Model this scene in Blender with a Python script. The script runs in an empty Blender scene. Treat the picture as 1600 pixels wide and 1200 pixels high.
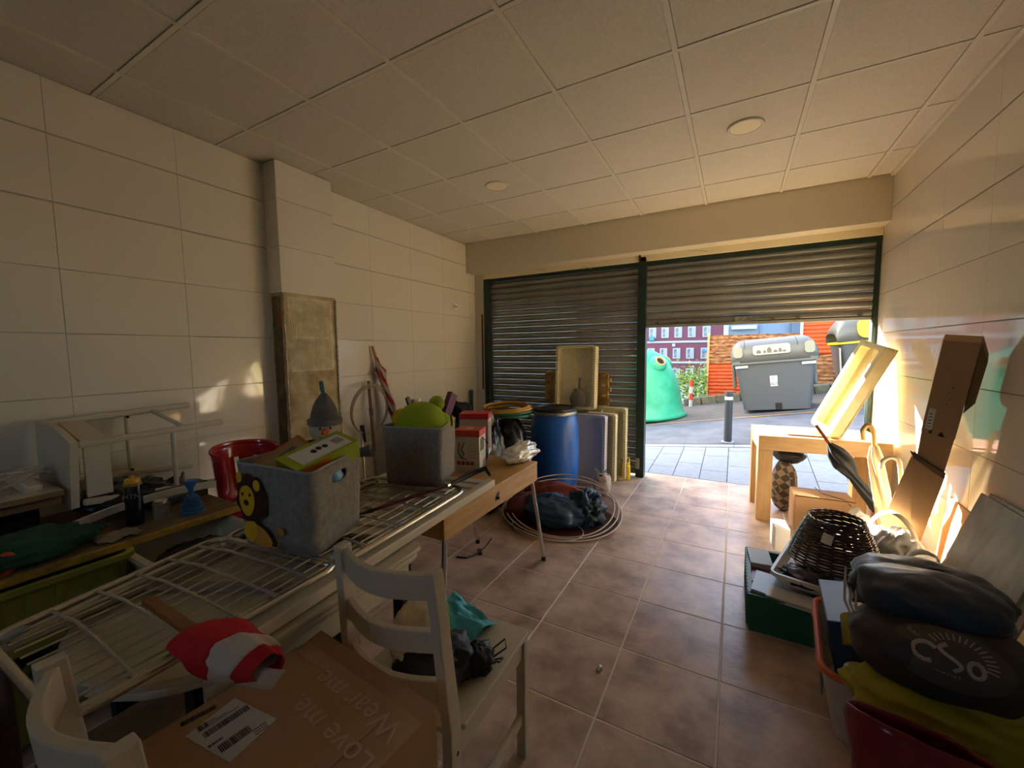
import bpy, math, random
from mathutils import Vector, Matrix, Euler, noise
PI = math.pi
random.seed(7)
SC = bpy.context.scene
COL = SC.collection

# ------------------------------------------------------------ camera, sky, sun, exposure
H = 1.44
YAW, PITCH, ROLL, FPX = 0.5037, -0.0816, -0.0113, 632.8
fw = Vector((-math.sin(YAW) * math.cos(PITCH), math.cos(YAW) * math.cos(PITCH), math.sin(PITCH)))
rt = Vector((math.cos(YAW), math.sin(YAW), 0)); up = rt.cross(fw)
rt2 = math.cos(ROLL) * rt + math.sin(ROLL) * up; up2 = rt2.cross(fw)
cd = bpy.data.cameras.new('camera'); cam = bpy.data.objects.new('camera', cd); COL.objects.link(cam)
mw = Matrix((rt2, up2, -fw)).transposed().to_4x4(); mw.translation = (0, 0, H)
cam.matrix_world = mw
cd.sensor_width = 36; cd.lens = 36 * FPX / 1600; cd.clip_start = 0.02; cd.clip_end = 500
SC.camera = cam

SUN_DIR = Vector((0.9, -1.0, -0.64)).normalized()
w = bpy.data.worlds.new('sky'); SC.world = w; w.use_nodes = True
nt = w.node_tree; nt.nodes.clear()
sk = nt.nodes.new('ShaderNodeTexSky'); sk.sky_type = 'NISHITA'; sk.sun_disc = False
sk.sun_elevation = math.radians(25); sk.sun_rotation = math.atan2(-0.9, 1.0); sk.air_density = 1.0; sk.dust_density = 2.0
bg = nt.nodes.new('ShaderNodeBackground'); bg.inputs['Strength'].default_value = 0.60
ow = nt.nodes.new('ShaderNodeOutputWorld')
nt.links.new(sk.outputs[0], bg.inputs[0]); nt.links.new(bg.outputs[0], ow.inputs[0])
sl = bpy.data.lights.new('sun', 'SUN'); sl.energy = 26.0; sl.angle = math.radians(0.4); sl.color = (1.0, 0.93, 0.82)
so = bpy.data.objects.new('sun', sl); COL.objects.link(so); so.location = (-30, 40, 30)
so.rotation_euler = SUN_DIR.to_track_quat('-Z', 'Y').to_euler()
SC.view_settings.view_transform = 'Standard'; SC.view_settings.look = 'None'
SC.view_settings.gamma = 1.0; SC.view_settings.use_curve_mapping = False
SC.view_settings.exposure = 1.3
LAMP = 26.0      # strength of the ceiling downlight discs

# ------------------------------------------------------------ helpers
def srgb(c):
    if isinstance(c, str):
        c = [int(c[i:i + 2], 16) / 255 for i in (0, 2, 4)]
    return tuple(((x / 12.92) if x <= 0.04045 else ((x + 0.055) / 1.055) ** 2.4) for x in c)

_m = {}
def mat(name, col='cccccc', rough=0.6, metal=0.0, col2=None, ns=6.0, nd=3.0, lo=0.35, hi=0.65, bump=0.0, bs=60.0,
        coords='Object', trans=0.0, alpha=1.0, coat=0.0, sheen=0.0, emit=None, rnd=0.0, stretch=None, spec=None, wave=None, sss=0):
    if name in _m: return _m[name]
    m = bpy.data.materials.new(name); m.use_nodes = True; t = m.node_tree; N = t.nodes; Lk = t.links
    b = N['Principled BSDF']
    b.inputs['Roughness'].default_value = rough; b.inputs['Metallic'].default_value = metal
    b.inputs['Transmission Weight'].default_value = trans; b.inputs['Alpha'].default_value = alpha
    b.inputs['Coat Weight'].default_value = coat; b.inputs['Sheen Weight'].default_value = sheen
    if spec is not None: b.inputs['Specular IOR Level'].default_value = spec
    c1 = srgb(col) + (1,)
    b.inputs['Base Color'].default_value = c1
    vec = None
    if coords == 'World':
        g = N.new('ShaderNodeNewGeometry'); vec = g.outputs['Position']
    else:
        g = N.new('ShaderNodeTexCoord'); vec = g.outputs['Object']
    if stretch:
        mp = N.new('ShaderNodeMapping'); mp.inputs['Scale'].default_value = stretch
        Lk.new(vec, mp.inputs['Vector']); vec = mp.outputs[0]
    out = None
    if col2:
        if wave:
            n = N.new('ShaderNodeTexWave'); n.inputs['Scale'].default_value = wave[0]; n.inputs['Distortion'].default_value = wave[1]
            n.inputs['Detail'].default_value = 3; n.inputs['Detail Scale'].default_value = wave[2]; n.bands_direction = wave[3]; fo = n.outputs['Fac']
        else:
            n = N.new('ShaderNodeTexNoise'); n.inputs['Scale'].default_value = ns; n.inputs['Detail'].default_value = nd
            n.inputs['Roughness'].default_value = 0.6; fo = n.outputs['Fac']
        Lk.new(vec, n.inputs['Vector'])
        r = N.new('ShaderNodeValToRGB'); r.color_ramp.elements[0].position = lo; r.color_ramp.elements[1].position = hi
        r.color_ramp.elements[0].color = c1; r.color_ramp.elements[1].color = srgb(col2) + (1,)
        Lk.new(fo, r.inputs[0]); out = r.outputs[0]
    if rnd:
        oi = N.new('ShaderNodeObjectInfo'); hs = N.new('ShaderNodeHueSaturation')
        mr = N.new('ShaderNodeMapRange'); mr.inputs['To Min'].default_value = 1 - rnd; mr.inputs['To Max'].default_value = 1 + rnd
        Lk.new(oi.outputs['Random'], mr.inputs[0]); Lk.new(mr.outputs[0], hs.inputs['Value'])
        if out: Lk.new(out, hs.inputs['Color'])
        else: hs.inputs['Color'].default_value = c1
        out = hs.outputs[0]
    if out: Lk.new(out, b.inputs['Base Color'])
    if bump:
        n2 = N.new('ShaderNodeTexNoise'); n2.inputs['Scale'].default_value = bs; n2.inputs['Detail'].default_value = 4
        Lk.new(vec, n2.inputs['Vector'])
        bp = N.new('ShaderNodeBump'); bp.inputs['Strength'].default_value = bump; bp.inputs['Distance'].default_value = 0.01
        Lk.new(n2.outputs['Fac'], bp.inputs['Height']); Lk.new(bp.outputs[0], b.inputs['Normal'])
    if emit:
        b.inputs['Emission Color'].default_value = srgb(emit[0]) + (1,); b.inputs['Emission Strength'].default_value = emit[1]
    _m[name] = m
    return m

class B:
    """collects geometry, then links it as one mesh object"""
    def __init__(s, T=None): s.v = []; s.f = []; s.T = T
    def add(s, vs, fs, T=None):
        o = len(s.v)
        for q in vs:
            q = Vector(q)
            if T is not None: q = T @ q
            if s.T is not None: q = s.T @ q
            s.v.append(q)
        s.f += [tuple(i + o for i in f) for f in fs]
        return s
    def box(s, x0, x1, y0, y1, z0, z1, T=None):
        vs = [(x, y, z) for z in (z0, z1) for y in (y0, y1) for x in (x0, x1)]
        return s.add(vs, [(0, 2, 3, 1), (4, 5, 7, 6), (0, 1, 5, 4), (2, 6, 7, 3), (0, 4, 6, 2), (1, 3, 7, 5)], T)
    def cbox(s, c, d, r=(0, 0, 0)):
        T = Matrix.Translation(c) @ Euler(r).to_matrix().to_4x4()
        return s.box(-d[0] / 2, d[0] / 2, -d[1] / 2, d[1] / 2, -d[2] / 2, d[2] / 2, T)
    def bar(s, a, b, wd, th, upv=(0, 0, 1)):
        """rectangular bar from a to b; wd across, th along upv"""
        a = Vector(a); b = Vector(b); d = (b - a); L = d.length; d.normalize()
        x = d.cross(Vector(upv))
        if x.length < 1e-4: x = d.cross(Vector((1, 0, 0)))
        x.normalize(); z = x.cross(d)
        T = Matrix((x, d, z)).transposed().to_4x4(); T.translation = a
        return s.box(-wd / 2, wd / 2, 0, L, -th / 2, th / 2, T)
    def tube(s, pts, r, n=8, closed=False, flat=1.0, T=None):
        P = [Vector(p) for p in pts]; k = len(P)
        R = r if isinstance(r, (list, tuple)) else [r] * k
        rings = []; prev = None
        for i, p in enumerate(P):
            if closed: d = P[(i + 1) % k] - P[i - 1]
            else: d = P[min(i + 1, k - 1)] - P[max(i - 1, 0)]
            if d.length < 1e-9: d = Vector((0, 0, 1))
            d.normalize()
            if prev is None:
                a = Vector((0, 0, 1)) if abs(d.z) < 0.9 else Vector((1, 0, 0))
                x = d.cross(a).normalized()
            else:
                x = (prev - d * prev.dot(d))
                x = x.normalized() if x.length > 1e-6 else d.orthogonal().normalized()
            prev = x; y = d.cross(x)
            rings.append([p + (x * math.cos(2 * PI * j / n) + y * math.sin(2 * PI * j / n) * flat) * R[i] for j in range(n)])
        vs = [q for rg in rings for q in rg]; fs = []
        for i in range(k if closed else k - 1):
            i2 = (i + 1) % k
            for j in range(n):
                j2 = (j + 1) % n
                fs.append((i * n + j, i * n + j2, i2 * n + j2, i2 * n + j))
        if not closed:
            fs.append(tuple(range(n - 1, -1, -1))); fs.append(tuple((k - 1) * n + j for j in range(n)))
        return s.add(vs, fs, T)
    def lathe(s, prof, n=24, c=(0, 0, 0), T=None, sx=1, sy=1, cap=True):
        vs = [(c[0] + r * math.cos(2 * PI * j / n) * sx, c[1] + r * math.sin(2 * PI * j / n) * sy, c[2] + z) for r, z in prof for j in range(n)]
        fs = []
        for i in range(len(prof) - 1):
            for j in range(n):
                j2 = (j + 1) % n
                fs.append((i * n + j, i * n + j2, (i + 1) * n + j2, (i + 1) * n + j))
        if cap:
            fs.append(tuple(range(n - 1, -1, -1))); fs.append(tuple((len(prof) - 1) * n + j for j in range(n)))
        return s.add(vs, fs, T)
    def prism(s, pts, h0, h1, T=None):
        n = len(pts)
        vs = [(x, y, h0) for x, y in pts] + [(x, y, h1) for x, y in pts]
        fs = [tuple(range(n - 1, -1, -1)), tuple(range(n, 2 * n))] + [(i, (i + 1) % n, (i + 1) % n + n, i + n) for i in range(n)]
        return s.add(vs, fs, T)
    def grid(s, fn, nu, nv, cu=False, cv=False, T=None):
        vs = [fn(i / (nu if cu else nu - 1), j / (nv if cv else nv - 1)) for i in range(nu) for j in range(nv)]
        fs = []
        for i in range(nu if cu else nu - 1):
            for j in range(nv if cv else nv - 1):
                a = i * nv + j; b = ((i + 1) % nu) * nv + j; c = ((i + 1) % nu) * nv + (j + 1) % nv; d = i * nv + (j + 1) % nv
                fs.append((a, b, c, d))
        return s.add(vs, fs, T)
    def build(s, name, m, parent=None, world=False, smooth=False, bevel=0, seg=2, solid=0, sub=0, origin=None, at=None):
        me = bpy.data.meshes.new(name)
        vs = s.v; loc = Vector((0, 0, 0))
        if parent is not None and world:
            inv = WM[parent.name].inverted(); vs = [inv @ q for q in vs]
        if parent is None and at is None:
            if origin is None:
                xs = [q.x for q in vs]; ys = [q.y for q in vs]; zs = [q.z for q in vs]
                origin = ((min(xs) + max(xs)) / 2, (min(ys) + max(ys)) / 2, min(zs))
            loc = Vector(origin); vs = [q - loc for q in vs]
        me.from_pydata([tuple(q) for q in vs], [], s.f); me.update()
        o = bpy.data.objects.new(name, me); COL.objects.link(o)
        me.materials.append(m)
        if smooth:
            me.polygons.foreach_set('use_smooth', [True] * len(me.polygons))
            if smooth != 'all': me.set_sharp_from_angle(angle=math.radians(40))
        if parent is not None: o.parent = parent
        else: o.location = loc if at is None else at
        WM[o.name] = Matrix.Translation(o.location) if parent is None else WM[parent.name]
        if solid:
            q = o.modifiers.new('thick', 'SOLIDIFY'); q.thickness = solid; q.offset = 0
        if sub:
            q = o.modifiers.new('sub', 'SUBSURF'); q.levels = sub; q.render_levels = sub
        if bevel:
            q = o.modifiers.new('bevel', 'BEVEL'); q.width = bevel; q.segments = seg; q.limit_method = 'ANGLE'; q.angle_limit = math.radians(40)
        return o
WM = {}
def tag(o, label, cat, group=None, kind=None):
    if label: o['label'] = label
    if cat: o['category'] = cat
    if group: o['group'] = group
    if kind: o['kind'] = kind
    return o
def thing(name, label, cat, loc=(0, 0, 0), rz=0.0, rot=None, group=None):
    o = bpy.data.objects.new(name, None); COL.objects.link(o); o.empty_display_size = 0.1
    o.location = loc; o.rotation_euler = rot if rot else (0, 0, rz)
    WM[o.name] = Matrix.Translation(loc) @ Euler(rot if rot else (0, 0, rz)).to_matrix().to_4x4()
    return tag(o, label, cat, group)
def struct(o): o['kind'] = 'structure'; return o
def clone(o, parent=None, **kw):
    c = o.copy(); COL.objects.link(c); c.parent = parent
    for k, v in kw.items():
        if k == 'loc': c.location = v
        elif k == 'rot': c.rotation_euler = v
        else: c[k] = v
    return c
def copy_tree(o, loc, rot, label=None):
    c = o.copy(); COL.objects.link(c); c.location = loc; c.rotation_euler = rot
    if label: c['label'] = label
    for ch in list(o.children):
        d = clone(ch, c)
        for g in list(ch.children): clone(g, d)
    return c
def rrect(w_, h_, r, n=5, cx=0, cy=0):
    pts = []
    for (sx, sy, a0) in ((1, 1, 0), (-1, 1, PI / 2), (-1, -1, PI), (1, -1, 3 * PI / 2)):
        for i in range(n + 1):
            a = a0 + PI / 2 * i / n
            pts.append((cx + sx * (w_ / 2 - r) + r * math.cos(a), cy + sy * (h_ / 2 - r) + r * math.sin(a)))
    return pts
def arc(c, r, a0, a1, n, ax='xy', z=0):
    o = []
    for i in range(n + 1):
        a = a0 + (a1 - a0) * i / n; x = c[0] + r * math.cos(a); y = c[1] + r * math.sin(a)
        o.append((x, y, z) if ax == 'xy' else ((x, z, y) if ax == 'xz' else (z, x, y)))
    return o
def cr(P, k=6):
    P = [Vector(p) for p in P]; Q = [P[0] * 2 - P[1]] + P + [P[-1] * 2 - P[-2]]; o = []
    for i in range(1, len(Q) - 2):
        a, b_, c, d = Q[i - 1:i + 3]
        for j in range(k):
            t = j / k; o.append(0.5 * ((2 * b_) + (c - a) * t + (2 * a - 5 * b_ + 4 * c - d) * t * t + (3 * b_ - a - 3 * c + d) * t ** 3))
    return o + [P[-1]]
def nz(p, s=1.0, o=0.0): return noise.noise(Vector(p) * s + Vector((o, o * 1.7, o * 0.3)))
def blob(c, r, seed=0, amp=0.15, fs=3.0, nu=40, nv=24, flat=None, pw=1.0, ridge=0.0, twist=None, sh=None):
    """crumpled closed bag-like surface: superellipsoid with folds; flat = z below which it is pressed level"""
    b = B()
    def fn(u, v):
        a = 2 * PI * u; t = PI * v
        def sp(q): return math.copysign(abs(q) ** pw, q)
        d = Vector((sp(math.cos(a)) * sp(math.sin(t)), sp(math.sin(a)) * sp(math.sin(t)), sp(math.cos(t))))
        n1 = nz(d, fs, seed) + 0.5 * nz(d, fs * 2.1, seed + 5)
        rg = (1 - abs(nz(d, fs * 1.7, seed + 11)) * 2.5) * ridge
        k = 1 + amp * n1 + rg * amp
        p = Vector((d.x * r[0], d.y * r[1], d.z * r[2])) * k
        if sh: p = Vector(sh(p))
        p += Vector(c)
        if flat is not None and p.z < flat: p.z = flat
        return p
    b.grid(fn, nu, nv, cu=True)
    return b
def text(body, size, m, name, parent, T, ext=0.0006, align='CENTER', sx=1.0, bold=0.0):
    cu = bpy.data.curves.new(name, 'FONT'); cu.body = body; cu.size = size; cu.extrude = ext; cu.align_x = align; cu.align_y = 'CENTER'
    cu.resolution_u = 2; cu.offset = bold
    t = bpy.data.objects.new('tmp', cu); COL.objects.link(t)
    me = bpy.data.meshes.new_from_object(t.evaluated_get(bpy.context.evaluated_depsgraph_get()))
    bpy.data.objects.remove(t)
    me.transform(Matrix.Diagonal((sx, 1, 1, 1)))
    me.transform(WM[parent.name].inverted() @ T if parent is not None else T)
    me.materials.clear(); me.materials.append(m)
    o = bpy.data.objects.new(name, me); COL.objects.link(o); o.parent = parent; WM[o.name] = WM[parent.name]
    return o
def frame_y(o, x, y):
    """like frame, but keeps y exact and bends x"""
    return frame(o, y, -Vector(x)) @ Matrix.Rotation(-PI / 2, 4, 'Z')
def frame(o, x, y):
    """matrix with origin o, local x and y directions; z = x cross y"""
    o = Vector(o); x = Vector(x).normalized(); z = x.cross(Vector(y)).normalized(); y = z.cross(x)
    T = Matrix((x, y, z)).transposed().to_4x4(); T.translation = o
    return T

# ------------------------------------------------------------ materials of the place
m_tile = mat('glazed wall tile', 'ece2cd', 0.06, rnd=0.012, spec=0.5)
m_grout = mat('tile grout', 'c8bca4', 0.8)
m_ceil = mat('mineral fibre ceiling tile', 'e6decb', 0.85, col2='dbd2be', ns=90, bump=0.15, bs=220, rnd=0.012)
m_tbar = mat('ceiling grid bar', 'e6dec8', 0.45)
m_dark = mat('dark void', '1a1712', 0.9)
m_floor = mat('terracotta floor tile', 'd2b59c', 0.33, col2='8f7466', ns=4.5, nd=10, lo=0.36, hi=0.70, coords='World', bump=0.12, bs=30, rnd=0.05)
m_fgrout = mat('floor grout', 'd9c9ae', 0.75)
m_paint = mat('cream painted wall', 'e0d5bc', 0.6, bump=0.05, bs=20)
m_lintel = mat('cream painted lintel', 'efe2bd', 0.6, bump=0.1, bs=15)
m_green = mat('dark green painted steel', '20372a', 0.42, col2='16261d', ns=9)
m_shut = mat('galvanised shutter slat', '8f8e88', 0.42, metal=0.3, col2='82817a', ns=3, nd=3, rnd=0.04)
m_adh = mat('tile adhesive', 'ece0bd', 0.85, col2='d3c49a', ns=14, bump=0.3, bs=50)
m_plast = mat('bare old plaster', 'dcc79a', 0.9, col2='a98f62', ns=7, nd=8, bump=0.6, bs=22)
m_trim = mat('metal corner strip', 'b9b09a', 0.45, metal=0.5, col2='6e5f48', ns=60)
m_pave = mat('grey paving slab', '868d96', 0.7, col2='747b84', ns=12, nd=8, stretch=(1, 6, 1), bump=0.15, bs=40, rnd=0.05)
m_joint = mat('dark paving joint', '45484c', 0.9)
m_asph = mat('worn asphalt', '64676e', 0.8, col2='4e5056', ns=2.5, nd=9, coords='World', bump=0.4, bs=90)
m_kerb = mat('pale kerb', '989ea6', 0.8, col2='848a92', ns=20)
m_yel = mat('yellow road paint', 'b07c3c', 0.8, col2='85694a', ns=14)
m_orange = mat('flaking orange paint on steel', 'd9571a', 0.6, col2='9a3610', ns=5, nd=9, lo=0.45, hi=0.8, stretch=(1, 1, 4))
m_rust = mat('rusty peeled steel', 'bd8450', 0.8, col2='6a3212', ns=7, nd=10, lo=0.4, hi=0.62, stretch=(1, 1, 3.5))
m_pink = mat('dusty pink render', '8c4d57', 0.85)
m_white = mat('white painted trim', 'c4c0bc', 0.6)
m_glass = mat('dark window glass', '59636a', 0.15, col2='98a09f', ns=3)
m_grey = mat('pale blue grey panel', '7d8a99', 0.6)

# ------------------------------------------------------------ floor
ZC = 2.814
fl = B().box(-3.35, 1.12, -2.6, 4.84, -0.12, -0.0016).build('floor', m_fgrout, origin=(0, 0, 0)); struct(fl)
FT = 0.4236
tile = None
for i in range(-6, 6):
    for j in range(-12, 7):
        x0 = -0.866 + FT * i; y0 = 2.292 + FT * j
        x1 = min(x0 + FT, 1.115); y1 = min(y0 + FT, 4.836)
        if x1 - x0 < 0.03 or y1 - y0 < 0.02 or x1 < -3.2: continue
        full = (x1 - x0 > FT - 1e-4 and y1 - y0 > FT - 1e-4)
        if full and tile is not None:
            clone(tile, fl, loc=(x0, y0, 0)); continue
        g = 0.0034
        o = B().box(g, x1 - x0 - g, g, y1 - y0 - g, -0.012, 0.0).build('floor_tile', m_floor, fl, bevel=0.0025, seg=1)
        o.location = (x0, y0, 0)
        if full: tile = o

# ------------------------------------------------------------ ceiling with its tiles, bars and two downlights
ce = B().box(-3.35, 1.12, -2.6, 4.45, ZC + 0.03, ZC + 0.1).build('ceiling', m_dark, origin=(0, 0, ZC)); struct(ce)
GX, GY = -2.686, 0.924
xs = [GX + 0.6 * k for k in range(-1, 7)]; ys = [GY + 0.6 * k for k in range(-6, 6)]
ctile = None
for i in range(-1, 7):
    for j in range(-6, 6):
        x0 = GX + 0.6 * i; y0 = GY + 0.6 * j; x1 = min(x0 + 0.6, 1.07); y1 = min(y0 + 0.6, 4.42); x0c = max(x0, -3.16)
        if (i, j) in ((1, 3), (4, 3)): pass
        full = (x1 - x0c > 0.5999 and y1 - y0 > 0.5999)
        if full and ctile is not None:
            clone(ctile, ce, loc=(x0, y0, 0)); continue
        o = B().box(0.0135, x1 - x0c - 0.0135, 0.0135, y1 - y0 - 0.0135, 0.0045, 0.02).build('ceiling_tile', m_ceil, ce, bevel=0.002, seg=1)
        o.location = (x0c, y0, 0)
        if full: ctile = o
for x in xs:
    if x < -3.1: continue
    B().box(x - 0.012, x + 0.012, -2.6, 4.42, ZC, ZC + 0.02).build('ceiling_bar', m_tbar, ce, world=True)
for y in ys:
    B().box(-3.2, 1.07, y - 0.012, y + 0.009, ZC + 0.0008, ZC + 0.02).build('ceiling_bar', m_tbar, ce, world=True)
B().box(1.045, 1.07, -2.6, 4.42, ZC - 0.012, ZC + 0.01).build('edge_bar', m_tbar, ce, world=True)
m_lamp = mat('downlight diffuser', 'f4e6bc', 0.5, emit=('ffe2b0', 0.02))
for (x, lab) in ((-1.786, 'round white downlight in the ceiling tile nearer the left wall'), (0.014, 'larger looking round white downlight in the ceiling tile nearer the camera and right wall')):
    t = thing('downlight', lab, 'ceiling light', (x, 3.024, ZC), group='flush downlights in the ceiling')
    B().lathe([(0.084, -0.002), (0.086, -0.007), (0.1, -0.008), (0.104, -0.003), (0.104, 0.004)], 40).build('rim', m_tbar, t, smooth=True)
    B().lathe([(0.0, -0.0045), (0.084, -0.0045), (0.084, 0.004)], 40).build('diffuser', m_lamp, t)

# ------------------------------------------------------------ left wall (slightly out of square) with tile courses
LA = math.radians(1.1)
wl = B().box(-0.2, -0.009, -3.4, 4.2, 0, 2.85).build('wall_left', m_grout, at=(-3.03, 0.735, 0)); struct(wl)
wl.rotation_euler = (0, 0, LA); WM[wl.name] = Matrix.Translation((-3.03, 0.735, 0)) @ Euler((0, 0, LA)).to_matrix().to_4x4()
ZR = [0.0, 0.25, 0.575, 0.9, 1.228, 1.557, 1.884, 2.216, 2.548, 2.812]
def tiles(par, mir, ycuts, x=0.0, z0=0):
    made = {}
    for a, c in zip(ycuts[:-1], ycuts[1:]):
        for k in range(len(ZR) - 1):
            if ZR[k] < z0 - 1e-3: continue
            key = (round(c - a, 3), round(ZR[k + 1] - ZR[k], 2))
            if key in made:
                clone(made[key], par, loc=(x, a, ZR[k])); continue
            g = 0.0008; hh = ZR[k + 1] - ZR[k]
            bx = B().box(-0.008, 0, g, c - a - g, g, hh - g) if not mir else B().box(0, 0.008, g, c - a - g, g, hh - g)
            o = bx.build('wall_tile', m_tile, par, bevel=0.0006, seg=1); o.location = (x, a, ZR[k]); made[key] = o
tiles(wl, False, [-1.09, -0.545, 0.0, 0.545, 1.088])
tiles(wl, False, [1.54, 2.07, 2.63, 3.19, 3.75, 3.965])
B().box(-0.0095, -0.002, 3.965, 4.2, 0, 2.85).build('plaster_edge', m_paint, wl)

# column against the left wall; its lower tiles are off
co = B().box(-3.2, -2.91, 1.822, 2.262, 0, ZC + 0.02).build('wall_column', m_plast, origin=(-3.0, 2.04, 0)); struct(co)
for k in range(len(ZR) - 1):
    if ZR[k] < 1.87: continue
    B().box(-2.91, -2.90, 1.814, 2.27, ZR[k] + 0.001, ZR[k + 1] - 0.001).build('wall_tile', m_tile, co, world=True, bevel=0.001, seg=1)
    B().box(-3.06, -2.902, 1.812, 1.821, ZR[k] + 0.001, ZR[k + 1] - 0.001).build('wall_tile', m_tile, co, world=True, bevel=0.001, seg=1)
    B().box(-3.09, -2.902, 2.263, 2.272, ZR[k] + 0.001, ZR[k + 1] - 0.001).build('wall_tile', m_tile, co, world=True, bevel=0.001, seg=1)
def adh(u, v):
    y = 1.858 + 0.37 * u; z = 1.30 + 0.56 * v
    ph = (y + 0.012 * nz((y * 3, z * 4, 0), 1.5) + 0.01 * math.sin(z * 9)) * 2 * PI / 0.0142
    edge = min(1, min(u, 1 - u) * 18, min(v, 1 - v) * 12)
    gap = 0.25 if abs(z - 1.56) < 0.006 else 1
    return (-2.909 + (0.0075 * (0.5 + 0.5 * math.sin(ph)) * gap + 0.003) * max(edge, 0.05), y + 0.006 * nz((u, v, 3), 6), z)
B().grid(adh, 150, 60).build('notched_adhesive', m_adh, co, world=True, smooth='all')
B().grid(lambda u, v: (-2.9085 + 0.012 * max(0, nz((u * 3, v * 9, 2), 2.2)), 1.84 + 0.41 * u, 0.02 + 1.27 * v), 24, 60).build('rough_plaster', m_plast, co, world=True, smooth='all')
B().grid(lambda u, v: (-2.93 - 0.11 * u, 1.8215 - 0.01 * max(0, nz((u * 3, v * 9, 8), 2.2)), 0.02 + 1.84 * v), 10, 60).build('rough_plaster', mat('darker brown plaster', '8a6c48', 0.9, col2='5e4630', ns=9, bump=0.6, bs=22), co, world=True, smooth='all')  # side facing the camera is browner than the front plaster
for yy in (1.822, 2.262):
    b = B(); pts = [(-2.9, yy + 0.002 * nz((i, 0, yy), 0.7), 0.02 + i * 0.0463) for i in range(41)]
    b.tube(pts, 0.0065, 6); b.build('corner_strip', m_trim, co, world=True)
# small double socket plate near the door
t = thing('wall_switch', 'small blank white switch plate on the left wall near the shutter', 'switch', (-3.095, 4.16, 2.0))
B().box(0, 0.008, -0.05, 0.05, -0.035, 0.035).build('plate', mat('switch plastic', 'eee6d2', 0.35), t, bevel=0.003)
B().box(0.008, 0.011, -0.03, -0.012, -0.02, 0.02).build('rocker', mat('brown rocker', '9b8466', 0.5), t)
B().box(0.008, 0.011, 0.0, 0.028, -0.006, 0.006).build('slot', m_dark, t)

# ------------------------------------------------------------ right wall
wr = B().box(1.079, 1.25, -2.6, 4.66, 0, 2.85).build('wall_right', m_grout, at=(0, 0, 0)); struct(wr)
tiles(wr, True, [-0.37, 0.175, 0.72, 1.265, 1.81, 2.355, 2.9, 3.445, 3.99, 4.42, 4.66], x=1.07)
B().box(1.0705, 1.079, -2.6, -0.37, 0, 2.81).build('plain_tiling', m_tile, wr)
wb = B(); wb.box(-3.35, -1.1, -2.75, -2.6, 0, 2.9); wb.box(-0.3, 1.25, -2.75, -2.6, 0, 2.9); wb.box(-1.1, -0.3, -2.75, -2.6, 0, 1.7); wb.box(-1.1, -0.3, -2.75, -2.6, 2.5, 2.9)  # gap left for the added window behind the camera
struct(wb.build('wall_back', m_paint))
w1 = B(); w1.box(-1.1, -0.3, -2.70, -2.65, 1.7, 1.75); w1.box(-1.1, -0.3, -2.70, -2.65, 2.45, 2.5)
for x in (-1.1, -0.35): w1.box(x, x + 0.05, -2.70, -2.65, 1.75, 2.45)
struct(w1.build('added_fill_window', m_white))  # unseen window, added so sky light lifts the foreground

# ------------------------------------------------------------ front wall: beam, jamb, lintel
wf = B().box(-3.4, 1.07, 4.42, 4.62, 2.452, 2.95).build('wall_front', m_paint, origin=(-1, 4.5, 2.45), bevel=0.003); struct(wf)
B().box(-3.6, -2.952, 4.625, 4.85, -0.3, 2.46).build('jamb', m_paint, wf, world=True)
B().box(1.079, 1.6, 4.66, 4.9, -0.3, 2.9).build('jamb', m_paint, wf, world=True)
B().box(-3.6, 1.6, 4.70, 4.9, 2.40, 5.5).build('outer_wall', m_paint, wf, world=True)
struct(B().box(-2.952, 1.07, 4.60, 4.70, 2.385, 2.453).build('trim_1', m_lintel, bevel=0.004))
b = B()
for (x, y, z, l) in ((-2.2, 4.598, 2.44, 0.15), (-0.45, 4.598, 2.44, 0.18), (-1.6, 4.598, 2.40, 0.12)):
    b.tube([(x, y, z), (x + l * 0.5, y, z - 0.006), (x + l, y, z - 0.03)], 0.0035, 5)
b.build('paint_crack', mat('cracked filler', 'c9b78c', 0.9), wf, world=True)

# ------------------------------------------------------------ the two roller shutters
def slat_bm(L):
    n = 7; pr = [(-0.006 + 0.017 * math.sin(PI * i / (n - 1)) ** 0.8, 0.068 * i / (n - 1)) for i in range(n)]
    pr = [(-y, z) for y, z in pr] + [(-0.0085, 0.0725), (0.004, 0.0735)]
    k = len(pr); b = B(); vs = []
    for x in (0, L):
        vs += [(x, y, z) for y, z in pr]
    fs = [(i, i + 1, i + 1 + k, i + k) for i in range(k - 1)]
    vs += [(x, y + 0.003, z) for x in (0, L) for y, z in pr]
    fs += [(2 * k + i, 2 * k + i + k, 2 * k + i + 1 + k, 2 * k + i + 1) for i in range(k - 1)]
    return b.add(vs, fs)
def shutter(nm, x0, x1, z0, z1):
    d = B().box(x0 - 0.0, x1, 4.66, 4.664, z1 + 0.002, z1 + 0.03).build(nm, m_green, at=(0, 0, 0)); struct(d)
    n = int(round((z1 - z0) / 0.075)); s0 = None
    for i in range(n):
        if s0 is None:
            s0 = slat_bm(x1 - x0).build('slat', m_shut, d, smooth=True); s0.location = (x0, 4.655, z0)
        else: clone(s0, d, loc=(x0, 4.655, z0 + 0.075 * i))
    return d
d1 = shutter('door_1', -2.86, -0.945, 0.02, 2.345)
d2 = shutter('door_2', -0.865, 1.035, 1.70, 2.34)
B().box(-2.952, -2.86, 4.60, 4.70, 0, 2.385).build('frame_post', m_green, d1, world=True, bevel=0.006)
B().box(-2.89, -2.868, 4.585, 4.60, 0, 2.36).build('guide_rail', m_green, d1, world=True, bevel=0.003)
B().box(-0.955, -0.865, 4.60, 4.70, 0, 2.44).build('frame_post', m_green, d1, world=True, bevel=0.006)
B().box(-2.95, -0.9, 4.615, 4.70, 2.345, 2.385).build('frame_head', m_green, d1, world=True, bevel=0.004)
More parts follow.
